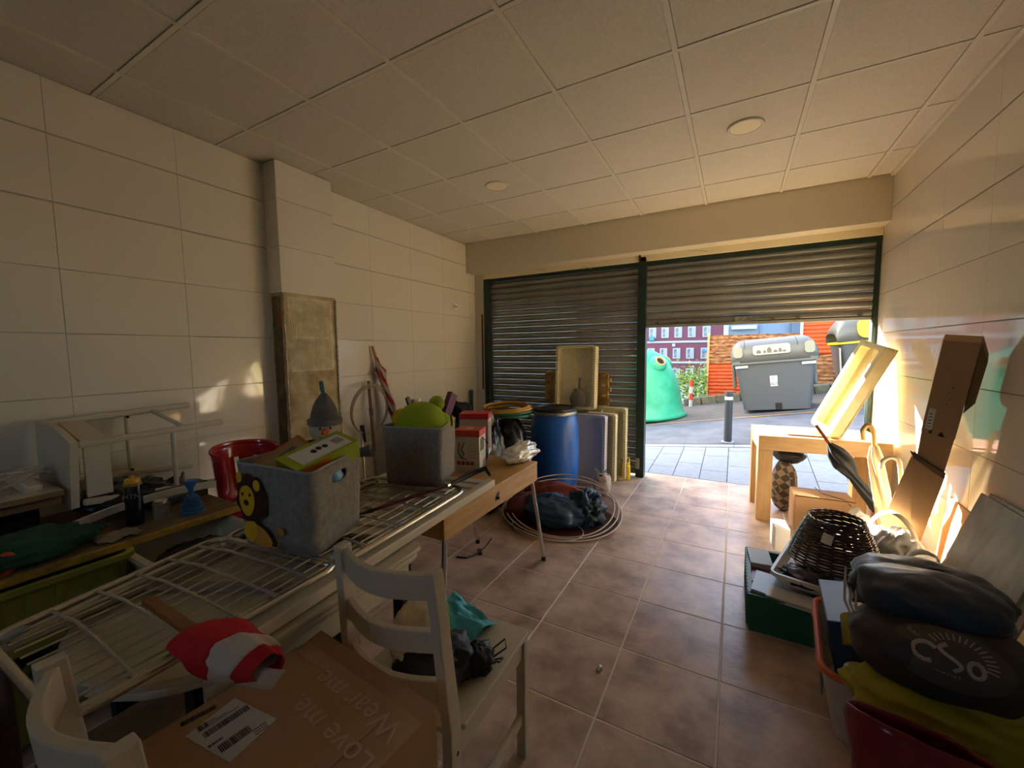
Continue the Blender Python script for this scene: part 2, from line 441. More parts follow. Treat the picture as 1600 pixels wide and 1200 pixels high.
B().box(-0.865, 1.07, 4.615, 4.70, 2.335, 2.385).build('frame_head', m_green, d2, world=True, bevel=0.004)
B().box(1.035, 1.0695, 4.62, 4.70, 0, 2.36).build('frame_post', m_green, d2, world=True, bevel=0.004)
B().box(-0.865, 1.035, 4.638, 4.672, 1.675, 1.705).build('bottom_rail', m_shut, d2, world=True, bevel=0.004)
lk = B().box(-0.02, 0.13, 4.625, 4.64, 1.705, 1.755).build('lock_plate', mat('worn lock plate', 'a39d8c', 0.4, metal=0.6, col2='5d584a', ns=30), d2, world=True, bevel=0.003)
b = B()
for x in (-0.75, -0.55, -0.4, 0.3, 0.5, 0.95): b.cbox((x, 4.632, 1.722), (0.03, 0.015, 0.02))
b.tube([(-0.7, 4.632, 1.722), (0.98, 4.632, 1.722)], 0.004, 6)
b.build('lock_bolt', mat('dark bolt steel', '4c483c', 0.5, metal=0.5), d2, world=True)
B().cbox((-0.93, 4.594, 0.16), (0.04, 0.03, 0.12)).build('floor_latch', m_shut, d1, world=True, bevel=0.004)
B().cbox((-0.935, 4.59, 2.43), (0.02, 0.03, 0.08)).build('rusty_bracket', mat('rusty bracket', '4a2417', 0.8), d1, world=True)

# ------------------------------------------------------------ outside: sloping pavement, kerb, road
def sl_(y): return 0.16 * min(1, max(0, (y - 4.84) / 2.2))
def gz(x, y): return sl_(y) * (x + 1.35)
pv = B().grid(lambda u, v: (-9 + 18 * u, 4.84 + 1.45 * v, gz(-9 + 18 * u, 4.84 + 1.45 * v) - 0.012), 10, 8).build('pavement', m_joint, at=(0, 0, 0)); struct(pv)
slab = None
for i in range(-14, 22):
    x0 = -0.864 + 0.2745 * i
    cuts = (4.845, 5.36, 5.92, 6.07) if i % 2 else (4.845, 5.15, 5.70, 6.07)
    for a, c in zip(cuts[:-1], cuts[1:]):
        bb = B(); g = 0.004; q = []
        for (x, y) in ((x0 + g, a + g), (x0 + 0.2745 - g, a + g), (x0 + 0.2745 - g, c - g), (x0 + g, c - g)): q.append((x, y, gz(x, y)))
        bb.add([(x, y, z - 0.02) for x, y, z in q] + q, [(3, 2, 1, 0), (4, 5, 6, 7), (0, 1, 5, 4), (1, 2, 6, 5), (2, 3, 7, 6), (3, 0, 4, 7)])
        bb.build('paving_slab', m_pave, pv)
kb = B().grid(lambda u, v: (-9 + 18 * u, 6.07 + 0.16 * v, gz(-9 + 18 * u, 6.2) - 0.02), 4, 2).build('kerb', m_joint, at=(0, 0, 0)); struct(kb)
for i in range(-9, 12):
    x0 = -0.6 + 0.62 * i; q = [(x, y, gz(x, 6.15) + 0.002) for x, y in ((x0 + .004, 6.074), (x0 + .616, 6.074), (x0 + .616, 6.2), (x0 + .004, 6.2))]
    B().add([(x, y, z - 0.1) for x, y, z in q] + q, [(3, 2, 1, 0), (4, 5, 6, 7), (0, 1, 5, 4), (1, 2, 6, 5), (2, 3, 7, 6), (3, 0, 4, 7)]).build('kerb_stone', m_kerb, kb)
rd = B().grid(lambda u, v: (-30 + 60 * u, 6.2 + 5.3 * v, gz(-30 + 60 * u, 6.2 + 5.3 * v) - 0.03), 61, 24).build('road', m_asph, at=(0, 0, 0), smooth='all'); struct(rd)
B().grid(lambda u, v: (-12 + 24 * u, 8.16 + 0.1 * v, gz(-12 + 24 * u, 8.16 + 0.1 * v) - 0.024), 60, 2).build('road_line', m_yel, rd)
B().grid(lambda u, v: (-30 + 60 * u, 8.4 + 3.1 * v, gz(-30 + 60 * u, 8.4 + 3.1 * v) - 0.027 + 0.006 * nz((u * 60, v * 3, 0), 2)), 120, 8).build('parking_strip', mat('rough grey verge', '665f58', 0.95, col2='55504a', ns=3, nd=9, coords='World', bump=0.6, bs=60), rd)
struct(B().box(-3.4, -0.9, 4.84, 4.86, -0.3, 0.0).build('trim_2', m_joint))
gd = B().grid(lambda u, v: (-80 + 140 * u, 11.5 + 60 * v, -1.5 + 0.02 * (-80 + 140 * u) if v > .2 else gz(-80 + 140 * u, 11.5) - 0.05), 8, 8).build('ground', mat('far ground', '8a8f80', 0.95), at=(0, 0, 0)); struct(gd)

# low stone footing and corrugated fence
t = thing('stone_footing', 'low mossy stone footing along the foot of the rusty fence', 'wall', (0, 10.9, 0))
m_stone = mat('mossy stone', '7d7560', 0.95, col2='5c6048', ns=6, bump=0.6, bs=30, rnd=0.12)
random.seed(3)
x = -1.1
while x < 4.2:
    l = random.uniform(0.18, 0.34); z = gz(x + l / 2, 11)
    B().cbox((x + l / 2, 10.92 + random.uniform(-.03, .03), z + 0.04), (l - 0.012, 0.22, 0.2 + random.uniform(0, .04)), (random.uniform(-.05, .05), -0.15, random.uniform(-.08, .08))).build('stone', m_stone, t, world=True, bevel=0.02)
    x += l
def corr(x0, x1, z0, z1, y, m, par, slope=0.13):
    n = max(4, int((z1 - z0) / 0.016))
    def fn(u, v):
        x = x0 + (x1 - x0) * u; zz = z0 + (z1 - z0) * v
        return (x, y + 0.016 * math.sin(zz * 2 * PI / 0.09) + 0.008 * nz((x, zz, 0), 3), zz + 0.02 * (x - x0))
    return B().grid(fn, 14, n).build('corrugated_sheet', m, par, world=True, smooth='all', solid=0.003)
t = thing('corrugated_fence', 'low fence of orange and peeled rusty corrugated sheets behind the grey bin', 'fence', (0.35, 11.5, 0.2))
for (a, c) in ((-0.6, 0.05), (0.04, 0.68), (0.67, 1.3)):
    corr(a, c, 1.06, 1.77, 11.5, m_rust, t); corr(a, c, 0.15, 1.10, 11.53, m_orange, t)
B().bar((-0.62, 11.46, 0.1), (-0.60, 11.46, 1.84), 0.05, 0.05).build('end_post', mat('pale orange post', 'e9a06a', 0.7), t, world=True)
t = thing('corrugated_fence', 'tall bright orange corrugated fence section to the right of the white post', 'fence', (2.6, 11.5, 0.4))
for (a, c) in ((1.34, 1.98), (1.97, 2.61), (2.6, 3.24), (3.23, 3.9)):
    corr(a, c, 1.28, 2.5, 11.45, m_orange, t); corr(a, c, 0.35, 1.32, 11.48, m_rust, t)
B().bar((1.32, 11.42, 0.35), (1.32, 11.42, 2.6), 0.05, 0.05).build('end_post', m_white, t, world=True)

# far pink building with an added sun-blocking block, and grey building
t = thing('apartment_building', 'dusty pink apartment building with white framed windows far behind the green igloo', 'building', (-12, 45, -4))
B().box(-16, -1.06, 45, 52, -4, 26.78).build('wall', m_pink, t, world=True)
B().box(-75, -16.3, 45, 52, -6, 26.78).build('sun_block_wing', mat('cream render', 'd9cfb8', 0.85), t, world=True)  # unseen block, added and sized to keep low sun off the street
for z in (4.3, 2.18, 0.07, -2.05):
    B().box(-16, -1.06, 44.9, 45, z - 0.1, z + 0.1).build('string_course', m_white, t, world=True)
W0 = None
for z in (5.27, 3.15, 1.0, -1.1):
    for x in (-13.0, -11.7, -10.4, -9.15, -7.85, -6.6, -5.33, -4.05, -2.7):
        x += (0.12 if z > 2 else 0)
        if W0 is None:
            W0 = (B().box(-0.36, 0.36, -0.1, 0, -0.54, 0.54).build('window', m_white, t), )
            W0[0].location = (x + 12, 0, z + 4)
            WM[W0[0].name] = Matrix.Identity(4)
            p1 = B().box(-0.23, -0.02, -0.13, -0.1, -0.42, 0.42).build('pane', m_glass, W0[0]); p2 = B().box(0.02, 0.23, -0.13, -0.1, -0.42, 0.42).build('pane', mat('net curtain pane', 'b9b4ae', 0.5), W0[0])
            P12 = (p1, p2)
        else:
            c = clone(W0[0], t, loc=(x + 12, 0, z + 4))
            for p in P12: clone(p, c)
B().box(-7.95, -7.5, 44.3, 44.85, 2.35, 2.75).build('hanging_laundry', mat('teal laundry', '5fa0a0', 0.8), t, world=True)
B().box(-2.95, -2.45, 44.4, 44.85, 1.15, 1.35).build('hanging_laundry', mat('blue laundry', '6f9fd0', 0.8), t, world=True)
B().box(-5.75, -5.45, 44.7, 44.9, 1.7, 2.0).build('junction_box', m_white, t, world=True)
t = thing('warehouse', 'pale blue grey metal clad building above the rusty fence', 'building', (3, 35, 0))
B().box(-0.8, 9, 35, 40, -3, 6).build('wall', m_grey, t, world=True)
B().box(-0.83, -0.5, 34.9, 35, -3, 6).build('corner_post', m_white, t, world=True)
B().box(1.5, 1.6, 34.9, 35, -3, 6).build('drain_pipe', mat('grey pipe', '78828c', 0.6), t, world=True)
B().box(-0.3, 1.3, 34.4, 35, 2.85, 3.1).build('sign_box', mat('pale blue box', 'c8dcf4', 0.5), t, world=True)
B().box(3.4, 4.0, 34.6, 35, 2.3, 6).build('shutter_box', mat('slate box', '5f6a78', 0.6), t, world=True)

# ============================================================ things on the left side
m_wpaint = mat('off-white painted wood', 'd6c9ad', 0.5)
m_chairp = mat('white painted chair', 'cdbfa4', 0.45)
m_pine = mat('golden pine veneer', 'c99a55', 0.42, col2='b5843f', ns=5, nd=5, stretch=(6, 0.8, 6))
m_oldply = mat('dusty plywood', '8d7550', 0.75, col2='6e5a3c', ns=5, nd=8, stretch=(6, 1, 1))
m_yelw = mat('yellow painted edge', 'c79a2c', 0.6, col2='8f7430', ns=16)
m_chrome = mat('chromed tube', 'c6c3bc', 0.22, metal=1.0)
m_alu = mat('aluminium tube', 'c4bfb2', 0.26, metal=0.92)
m_wire = mat('coated wire', 'bdb7a4', 0.35, metal=0.6)
m_blk = mat('black plastic', '15141a', 0.45)
m_blackbag = mat('black bin liner', '141316', 0.32, bump=0.3, bs=25)
m_felt = mat('grey wool felt', '9b948a', 0.95, col2='7c766d', ns=45, nd=6, lo=0.3, hi=0.7, bump=0.25, bs=160)
m_card = mat('brown cardboard', 'bf966a', 0.75, col2='b38a5e', ns=3, nd=5)
m_cardin = mat('cardboard edge', 'b98f62', 0.85)
m_red = mat('glossy red plastic', 'b01822', 0.25, coat=0.4)
m_greenbag = mat('dark green cloth', '1f5a3a', 0.8, col2='184630', ns=8)
m_cream = mat('cream plastic', 'd8cda8', 0.5, col2='c2b58c', ns=8)

# plank on two crates
t = thing('plank_shelf', 'dusty plank with yellow front edge resting on crates along the left wall', 'shelf', (-2.6, 0.6, 0.0))
B().box(-2.98, -2.262, 0.0, 1.13, 0.628, 0.648).build('board', m_oldply, t, world=True, bevel=0.002)
B().box(-2.2615, -2.243, 0.0, 1.13, 0.622, 0.650).build('front_edge', m_yelw, t, world=True, bevel=0.002)
for y in (0.05, 1.08): B().box(-2.95, -2.35, y, y + 0.03, 0, 0.627).build('leg', m_oldply, t, world=True)
def crate(name, lab, c, L, Wd, Hh, m, rz=0, wall=0.006, flare=0.03, lip=0.018, cat='crate', ribs=True):
    t = thing(name, lab, cat, c, rz)
    b = B()
    o0 = rrect(L - 2 * flare, Wd - 2 * flare, 0.03, 4); o1 = rrect(L, Wd, 0.035, 4)
    i1 = rrect(L - 2 * wall, Wd - 2 * wall, 0.03, 4); i0 = rrect(L - 2 * flare - 2 * wall, Wd - 2 * flare - 2 * wall, 0.025, 4)
    n = len(o0)
    vs = [(x, y, 0) for x, y in o0] + [(x, y, Hh) for x, y in o1] + [(x, y, Hh) for x, y in i1] + [(x, y, wall) for x, y in i0]
    fs = [tuple(range(n - 1, -1, -1)), tuple(3 * n + k for k in range(n))]
    for r in range(3): fs += [(r * n + k, r * n + (k + 1) % n, (r + 1) * n + (k + 1) % n, (r + 1) * n + k) for k in range(n)]
    b.add(vs, fs).build('shell', m, t, smooth=True)
    lo = rrect(L + 2 * lip, Wd + 2 * lip, 0.045, 4); b = B()
    vs = [(x, y, Hh - 0.018) for x, y in lo] + [(x, y, Hh + 0.002) for x, y in lo] + [(x, y, Hh + 0.002) for x, y in i1] + [(x, y, Hh - 0.018) for x, y in i1]
    fs = []
    for r in range(4): fs += [(r * n + k, r * n + (k + 1) % n, ((r + 1) % 4) * n + (k + 1) % n, ((r + 1) % 4) * n + k) for k in range(n)]
    b.add(vs, fs).build('rim', m, t, smooth=True)
    if ribs:
        for k in range(-2, 3):
            for s in (-1, 1):
                B().bar((k * L / 5.5, s * (Wd / 2 - flare + 0.001), 0.01), (k * L / 5.5, s * (Wd / 2 + 0.002), Hh - 0.02), 0.012, 0.008, (0, 1, 0)).build('rib', m, t)
    return t
m_olive = mat('olive green plastic', '8c8f35', 0.5, col2='a9aa72', ns=4, nd=6, lo=0.5, hi=0.75)
crate('plastic_crate', 'olive green plastic crate with pale stains under the plank', (-2.37, 0.45, 0.36), 0.42, 0.34, 0.26, m_olive, PI / 2)
crate('plastic_crate', 'lower dark olive crate standing on the floor under the stained one', (-2.35, 0.45, 0.04), 0.48, 0.36, 0.30, mat('dark olive plastic', '5c5f22', 0.55), PI / 2, cat='crate')
crate('plastic_crate', 'cream plastic crate full of black bundles, next to the olive crate', (-2.16, 0.87, 0.40), 0.40, 0.36, 0.20, m_cream, PI / 2)
tag(blob((-2.16, 0.87, 0.50), (0.13, 0.15, 0.08), 5, 0.25, 3, 30, 16).build('cloth_bundle', m_blk, smooth='all'), 'black cloth bundle lying inside the cream crate', 'cloth')
tag(B().lathe([(0.17, 0), (0.20, 0.38), (0.0, 0.38)], 24, (-2.16, 0.87, 0)).build('bucket', m_blk, smooth=True), 'upturned dark bucket supporting the cream crate', 'bucket')

# white stool on its side
t = thing('stool', 'off-white wooden stool lying on its side against the left wall', 'stool', (-2.8, 0.63, 0.75))
v00, v10, v11, v01 = Vector((-2.98, 0.61, 0.80)), Vector((-2.62, 0.625, 0.745)), Vector((-2.62, 0.64, 1.045)), Vector((-2.98, 0.615, 1.125))
def seatf(off):
    def f(u, v):
        p = v00.lerp(v10, u).lerp(v01.lerp(v11, u), v)
        p.y += off - 0.0 ; p.z += 0.028 * math.sin(PI * u) * (v - 0.15)
        return p
    return f
b = B(); b.grid(seatf(-0.028), 14, 3); b.grid(seatf(0.0), 14, 3)
n = 14 * 3
ring = [i * 3 for i in range(14)] + [13 * 3 + 1, 13 * 3 + 2] + [i * 3 + 2 for i in range(12, -1, -1)] + [1]
b.f += [(ring[i], ring[(i + 1) % len(ring)], ring[(i + 1) % len(ring)] + n, ring[i] + n) for i in range(len(ring))]
b.build('seat', m_wpaint, t, world=True, smooth=True)
B().bar((-2.635, 0.70, 0.78), (-2.635, 0.70, 1.02), 0.09, 0.02, (1, 0, 0)).build('apron', m_wpaint, t, world=True, bevel=0.002)
B().bar((-2.95, 0.70, 1.10), (-2.66, 0.70, 1.035), 0.09, 0.02).build('apron', m_wpaint, t, world=True, bevel=0.002)
for a, c, w_ in (((-2.965, 0.615, 1.11), (-2.965, 1.22, 1.128), 0.035), ((-2.635, 0.64, 1.03), (-2.63, 1.24, 1.046), 0.035),
                 ((-2.96, 0.615, 0.82), (-2.98, 1.22, 0.742), 0.033), ((-2.63, 0.64, 0.76), (-2.64, 1.2, 0.70), 0.033)):
    B().bar(a, c, w_, 0.03).build('leg', m_wpaint, t, world=True, bevel=0.008, seg=2)
for a, c in (((-2.965, 1.03, 1.12), (-2.635, 1.06, 1.04)), ((-2.965, 0.92, 0.78), (-2.965, 0.92, 1.12)), ((-2.635, 1.0, 0.72), (-2.635, 1.0, 1.035))):
    B().tube([a, c], 0.011, 10).build('rung', m_wpaint, t, world=True, smooth=True)
b = B()
for p in ((-2.948, 0.92, 1.098), (-2.948, 0.92, 0.80)): b.cbox(p, (0.012, 0.012, 0.012))
b.build('screw', m_blk, t, world=True)
b = B(); pts = []
def slatf(t_): return Vector((-2.47 - 0.05 * math.sin(PI * t_), 0.38 + 0.73 * t_, 0.665 + 0.075 * math.sin(PI * t_ * 0.62) - 0.0))
for i in range(12):
    b.bar(slatf(i / 12), slatf((i + 1.04) / 12), 0.018, 0.036)
tag(b.build('chair_slat', m_wpaint, bevel=0.004), 'long curved off-white slat lying on the plank in front of the stool', 'slat')
# boards with power strip
for k, (z, x, c_) in enumerate(((0.79, -2.64, 'narrower white melamine board, lower of the two stacked at far left'), (0.835, -2.6, 'dusty white melamine board under the power strip, upper of two at far left'))):
    t = thing('board', c_, 'board', (-2.78, 0.3, z - 0.02), group='white boards stacked at far left')
    B().box(-2.97, x, 0.05, 0.575, z - 0.012, z + 0.014).build('panel', mat('dusty white melamine', 'cfc3ab', 0.5, col2='b5a88e', ns=8), t, world=True, bevel=0.002)
    B().box(x + 0.0002, x + 0.002, 0.05, 0.575, z - 0.011, z + 0.012).build('edge_band', mat('brown raw edge', '8f7450', 0.7), t, world=True)
tag(B().box(-2.95, -2.7, 0.08, 0.52, 0.649, 0.777).build('storage_case', m_blk, bevel=0.01), 'dark case under the white boards at far left', 'case')
t = thing('power_strip', 'white power strip with coiled cable on the white boards', 'power strip', (-2.75, 0.47, 0.852))
B().cbox((-2.74, 0.49, 0.882), (0.16, 0.055, 0.045), (0, 0.35, 0.2)).build('housing', mat('white plastic', 'd9cfba', 0.4), t, world=True, bevel=0.008)
b = B()
for k in range(3):
    b.tube([(-2.8 + (0.10 + 0.012 * k) * math.cos(a), 0.46 + (0.10 + 0.01 * k) * math.sin(a), 0.895 + 0.035 * math.sin(a + k) + 0.008 * k) for a in [2 * PI * i / 24 for i in range(24)]], 0.0045, 6, closed=True)
b.build('cable', mat('white cable', 'cfc4ac', 0.5), t, world=True, smooth=True)
# small things on the plank
t = thing('spray_can', 'black spray can with yellow top standing on the plank', 'spray can', (-2.44, 0.758, 0.650))
B().lathe([(0.0, 0), (0.031, 0), (0.033, 0.006), (0.033, 0.19), (0.026, 0.205), (0.0, 0.205)], 24).build('body', mat('black lacquer', '17171c', 0.25), t, smooth=True)
B().lathe([(0.0, 0.0), (0.0335, 0.0), (0.0335, 0.012)], 24, (0, 0, 0.188)).build('collar', m_yelw, t, smooth=True)
B().lathe([(0.0, 0.0), (0.03, 0.0), (0.028, 0.018), (0.012, 0.02), (0.01, 0.032), (0, 0.032)], 20, (0, 0, 0.2)).build('cap', mat('orange yellow cap', 'e0aa3a', 0.45), t, smooth=True)
text('MTN', 0.03, mat('faint grey print', '8d8a80', 0.6), 'lettering', t, frame((-2.44 + 0.0336 * 0.85, 0.758 - 0.0336 * 0.52, 0.79), (0.52, 0.85, 0), (0, 0, 1)))
t = thing('plunger', 'small blue bellows plunger standing on the plank', 'plunger', (-2.37, 0.955, 0.650))
pr = [(0, 0), (0.052, 0)]
for k in range(6): pr += [(0.052 - 0.004 * k, 0.012 + 0.013 * k), (0.044 - 0.004 * k, 0.018 + 0.013 * k)]
B().lathe(pr + [(0.02, 0.09), (0, 0.09)], 24).build('bellows', mat('blue rubber', '2f5f86', 0.5), t, smooth=True)
B().lathe([(0, 0.088), (0.012, 0.09), (0.012, 0.12), (0.03, 0.155), (0.028, 0.165), (0, 0.167)], 16).build('handle', mat('blue plastic', '2c6a9c', 0.4), t, smooth=True)
m_jar = mat('dull clear glass', 'b8b6a8', 0.15, trans=0.75)
t = thing('glass_jar', 'small square glass jar beside the spray can', 'jar', (-2.42, 0.85, 0.650))
B().prism(rrect(0.06, 0.06, 0.012), 0, 0.075).build('jar_body', m_jar, t, smooth=True)
B().lathe([(0, 0.075), (0.027, 0.075), (0.027, 0.088), (0, 0.088)], 16).build('lid', m_alu, t)
def cloth(c, dx, dy, amp, seed, nu=26, nv=26, fz=None, rz=0, th=0.002, fs=2.2):
    R = Euler((0, 0, rz)).to_matrix()
    def f(u, v):
        x = (u - 0.5) * dx; y = (v - 0.5) * dy
        z = amp * (0.6 + nz((u * fs, v * fs, seed), 1.6) + 0.4 * nz((u * fs, v * fs, seed + 9), 4))
        if fz: z += fz(u, v)
        e = 1 + 0.08 * nz((u * 2, v * 2, seed + 3), 2)
        return Vector(c) + R @ Vector((x * e, y * e, max(z, 0.0)))
    return B().grid(f, nu, nv)
tag(blob((-2.4, 0.36, 0.70), (0.13, 0.24, 0.055), 21, 0.3, 2.4, 40, 20, flat=0.652, ridge=0.3).build('cloth_bag', m_greenbag, smooth='all'), 'crumpled dark green cloth bag on the plank at far left', 'bag')
tag(cloth((-2.33, 0.66, 0.652), 0.10, 0.14, 0.02, 2, 14, 14).build('paper_packet', mat('crumpled beige paper', 'a39277', 0.7, col2='8d7a62', ns=12), smooth='all', solid=0.003), 'crumpled beige paper packet lying on the plank', 'packet')
tag(blob((-2.74, 0.82, 0.72), (0.16, 0.17, 0.07), 33, 0.4, 3, 40, 20, flat=0.652, ridge=0.3).build('black_bag', m_blackbag, smooth='all'), 'black crumpled bag on the plank under the fallen stool', 'bag')
t = thing('tool_case', 'flat black case with pale lettering at the right end of the plank', 'case', (-2.62, 0.99, 0.650), 0.1)
B().box(-0.05, 0.05, -0.13, 0.13, 0, 0.085).build('body', m_blk, t, bevel=0.006)
text('TECH PLUS', 0.028, mat('faint grey print', '8d8a80'), 'lettering', t, WM[t.name] @ frame((0.0508, 0.0, 0.05), (0, 1, 0), (0, 0, 1)))
b = B(); 
for k in range(5): b.tube([(-2.83, 0.98 + 0.03 * k, 0.70), (-2.80 + 0.02 * k, 1.05, 0.74 - 0.01 * k), (-2.86, 1.12, 0.70 + 0.01 * k)], 0.008, 6)
tag(b.build('tool_bundle', mat('dark red and grey tools', '4a2b26', 0.5, col2='8d8470', ns=9), smooth=True), 'bundle of dark tools lying behind the black case by the wall', 'tools')
t = thing('tape_roll', 'orange rimmed roll at the left edge on the plank', 'roll', (-2.31, 0.33, 0.715))
b = B(); b.tube(arc((-2.30, 0.325), 0.037, 0, 2 * PI, 24, 'xz', 0)[:-1], 0.010, 8, closed=True, T=Matrix.Translation((0, 0.355, 0.375)) @ Matrix.Rotation(0, 4, 'Z')); 
b = B(); b.tube([(-2.30, 0.335 + 0.037 * math.cos(a), 0.69 + 0.037 * math.sin(a)) for a in [2 * PI * i / 24 for i in range(24)]], 0.010, 8, closed=True)
b.build('rim', mat('orange plastic', 'e0562c', 0.45), t, world=True, smooth=True)
B().lathe([(0.0, -0.006), (0.03, -0.006), (0.03, 0.006), (0, 0.006)], 20, T=Matrix.Translation((-2.303, 0.335, 0.69)) @ Matrix.Rotation(PI / 2, 4, 'Y')).build('core', m_cream, t, world=True)
# red plastic toddler seat shell
t = thing('toddler_chair', 'glossy red plastic toddler chair with slotted back behind the lion basket', 'chair', (-2.5, 1.32, 0))
def shellf(u, v):
    a = -0.55 * PI + 1.1 * PI * u; z = 0.50 + 0.36 * v
    r = 0.16 + 0.05 * v - 0.05 * (1 - math.sin(PI * u)) * v
    return (-2.54 - r * math.cos(a) * 0.9, 1.33 + r * math.sin(a), z + 0.03 * math.cos(a))
b = B(); b.grid(shellf, 25, 13)
b.f = [f for f in b.f if not (((f[0] // 13) in (7, 8, 12, 16, 17)) and (3 <= f[0] % 13 <= 8))]
b.build('shell', m_red, t, world=True, smooth='all', solid=0.006)
b = B(); b.tube([shellf(i / 24, 1.0) for i in range(25)], 0.012, 8); b.tube([shellf(0, 1), shellf(0, .5), shellf(0, 0)], 0.01, 8); b.build('rolled_rim', m_red, t, world=True, smooth=True)
B().lathe([(0, 0), (0.16, 0), (0.14, 0.02), (0, 0.02)], 24, (-2.54, 1.33, 0.49)).build('seat_pan', m_red, t, world=True, smooth=True)
for s in (-1, 1): B().bar((-2.46 , 1.33 + s * 0.12, 0.0), (-2.5, 1.33 + s * 0.09, 0.49), 0.04, 0.04, (1, 0, 0)).build('leg', m_red, t, world=True, bevel=0.01)

# white table with round ends under the drying racks
t = thing('oval_table', 'cream table with rounded ends and black legs under the drying racks', 'table', (-1.33, 0.7, 0))
m_cr = mat('cream laminate', 'cdbf9f', 0.4, col2='bfb090', ns=5)
out = [(-1.33 + 0.33 * math.cos(a), 0.56 + 0.30 * math.sin(a)) for a in [PI + PI * i / 14 for i in range(15)]] + [(x, y) for x, y in ((-1.0, 1.06), (-1.01, 1.11), (-1.05, 1.14), (-1.61, 1.14), (-1.65, 1.11), (-1.66, 1.06))]
B().prism(out, 0.700, 0.718).build('tabletop', m_cr, t, world=True, bevel=0.006)
B().prism([(-1.33 + (x + 1.33) * 0.97, 0.7 + (y - 0.7) * 0.98) for x, y in out], 0.672, 0.697).build('leaf', m_cr, t, world=True, bevel=0.008)
B().box(-1.06, -1.045, 0.42, 1.08, 0.58, 0.671).build('apron', m_wpaint, t, world=True)
B().box(-1.62, -1.605, 0.42, 1.08, 0.58, 0.671).build('apron', m_wpaint, t, world=True)
for x, y in ((-1.09, 0.43), (-1.09, 1.09), (-1.58, 0.43), (-1.58, 1.09), (-1.10, 0.79)):
    B().box(x - 0.026, x + 0.026, y - 0.026, y + 0.026, 0, 0.671).build('leg', m_blk, t, world=True, bevel=0.004)

# pine desk with chromed legs
t = thing('pine_desk', 'pine veneer desk with chromed tube legs and a knocked out drawer knob', 'desk', (-1.40, 1.85, 0))
B().box(-1.70, -1.107, 1.365, 2.34, 0.702, 0.722).build('desktop', m_pine, t, world=True, bevel=0.003)
B().box(-1.122, -1.107, 1.37, 2.335, 0.600, 0.7015).build('drawer_front', m_pine, t, world=True, bevel=0.002)
B().box(-1.69, -1.123, 1.37, 1.385, 0.600, 0.7015).build('side_panel', m_pine, t, world=True, bevel=0.002)
B().box(-1.69, -1.123, 2.32, 2.335, 0.600, 0.7015).build('side_panel', m_pine, t, world=True, bevel=0.002)
B().box(-1.69, -1.675, 1.386, 2.319, 0.600, 0.7015).build('back_panel', m_pine, t, world=True)
hole = [(-0.02, -0.02), (-0.008, 0.012), (0.004, 0.022), (0.016, 0.026), (0.02, 0.008), (0.014, -0.012), (0.018, -0.026), (0.0, -0.018)]
B().prism(hole, 0, 0.0015, T=frame((-1.1068, 1.83, 0.655), (0, 1, 0), (0, 0, 1))).build('broken_knob_hole', m_blk, t, world=True)
B().lathe([(0, 0), (0.009, 0), (0.007, 0.014), (0, 0.016)], 12, T=frame((-1.105, 1.825, 0.65), (0, 1, 0), (0, 0, 1))).build('knob_stub', m_blk, t, world=True, smooth=True)
for (a, c) in (((-1.125, 1.395, 0.6), (-1.13, 1.36, 0.02)), ((-1.135, 2.31, 0.6), (-1.115, 2.45, 0.02)), ((-1.66, 2.31, 0.6), (-1.66, 2.45, 0.02)), ((-1.66, 1.40, 0.6), (-1.66, 1.30, 0.02))):
    l_ = B().tube([a, c], 0.0125, 12).build('leg', m_chrome, t, world=True, smooth=True)
    B().lathe([(0, 0), (0.017, 0), (0.015, 0.03), (0, 0.03)], 14, (c[0], c[1], 0)).build('foot', m_blk, l_, world=True, smooth=True)

# white slatted panel lying across both tables
t = thing('slatted_panel', 'long white slatted panel lying across the cream table and the pine desk', 'panel', (-1.4, 1.0, 0.723), 0)
A0, A1 = Vector((-1.037, 0.47, 0.742)), Vector((-1.125, 1.80, 0.742)); B0, B1 = Vector((-1.55, 0.20, 0.742)), Vector((-1.705, 1.72, 0.742))
B().bar(A0, A1, 0.045, 0.036).build('side_rail', m_wpaint, t, world=True, bevel=0.004)
B().bar(B0, B1, 0.045, 0.036).build('side_rail', m_wpaint, t, world=True, bevel=0.004)
B().tube([A0 + Vector((0.022, 0.03, 0.0)), A0 + Vector((0.024, 0.03, 0))], 0.001, 6).build('screw', m_chrome, t, world=True)
for k in range(9):
    q = 0.48 + 0.50 * k / 8
    B().bar(A0.lerp(A1, q) + Vector((-0.024, 0, 0)), B0.lerp(B1, q) + Vector((0.024, 0, 0)), 0.055, 0.012).build('slat', m_wpaint, t, world=True)
for q in (0.2,):
    B().bar(A0.lerp(A1, q) + Vector((-0.024, 0, -0.008)), B0.lerp(B1, q) + Vector((0.024, 0, -0.008)), 0.03, 0.014).build('cross_bar', mat('grey strip', '9a9484', 0.5), t, world=True)

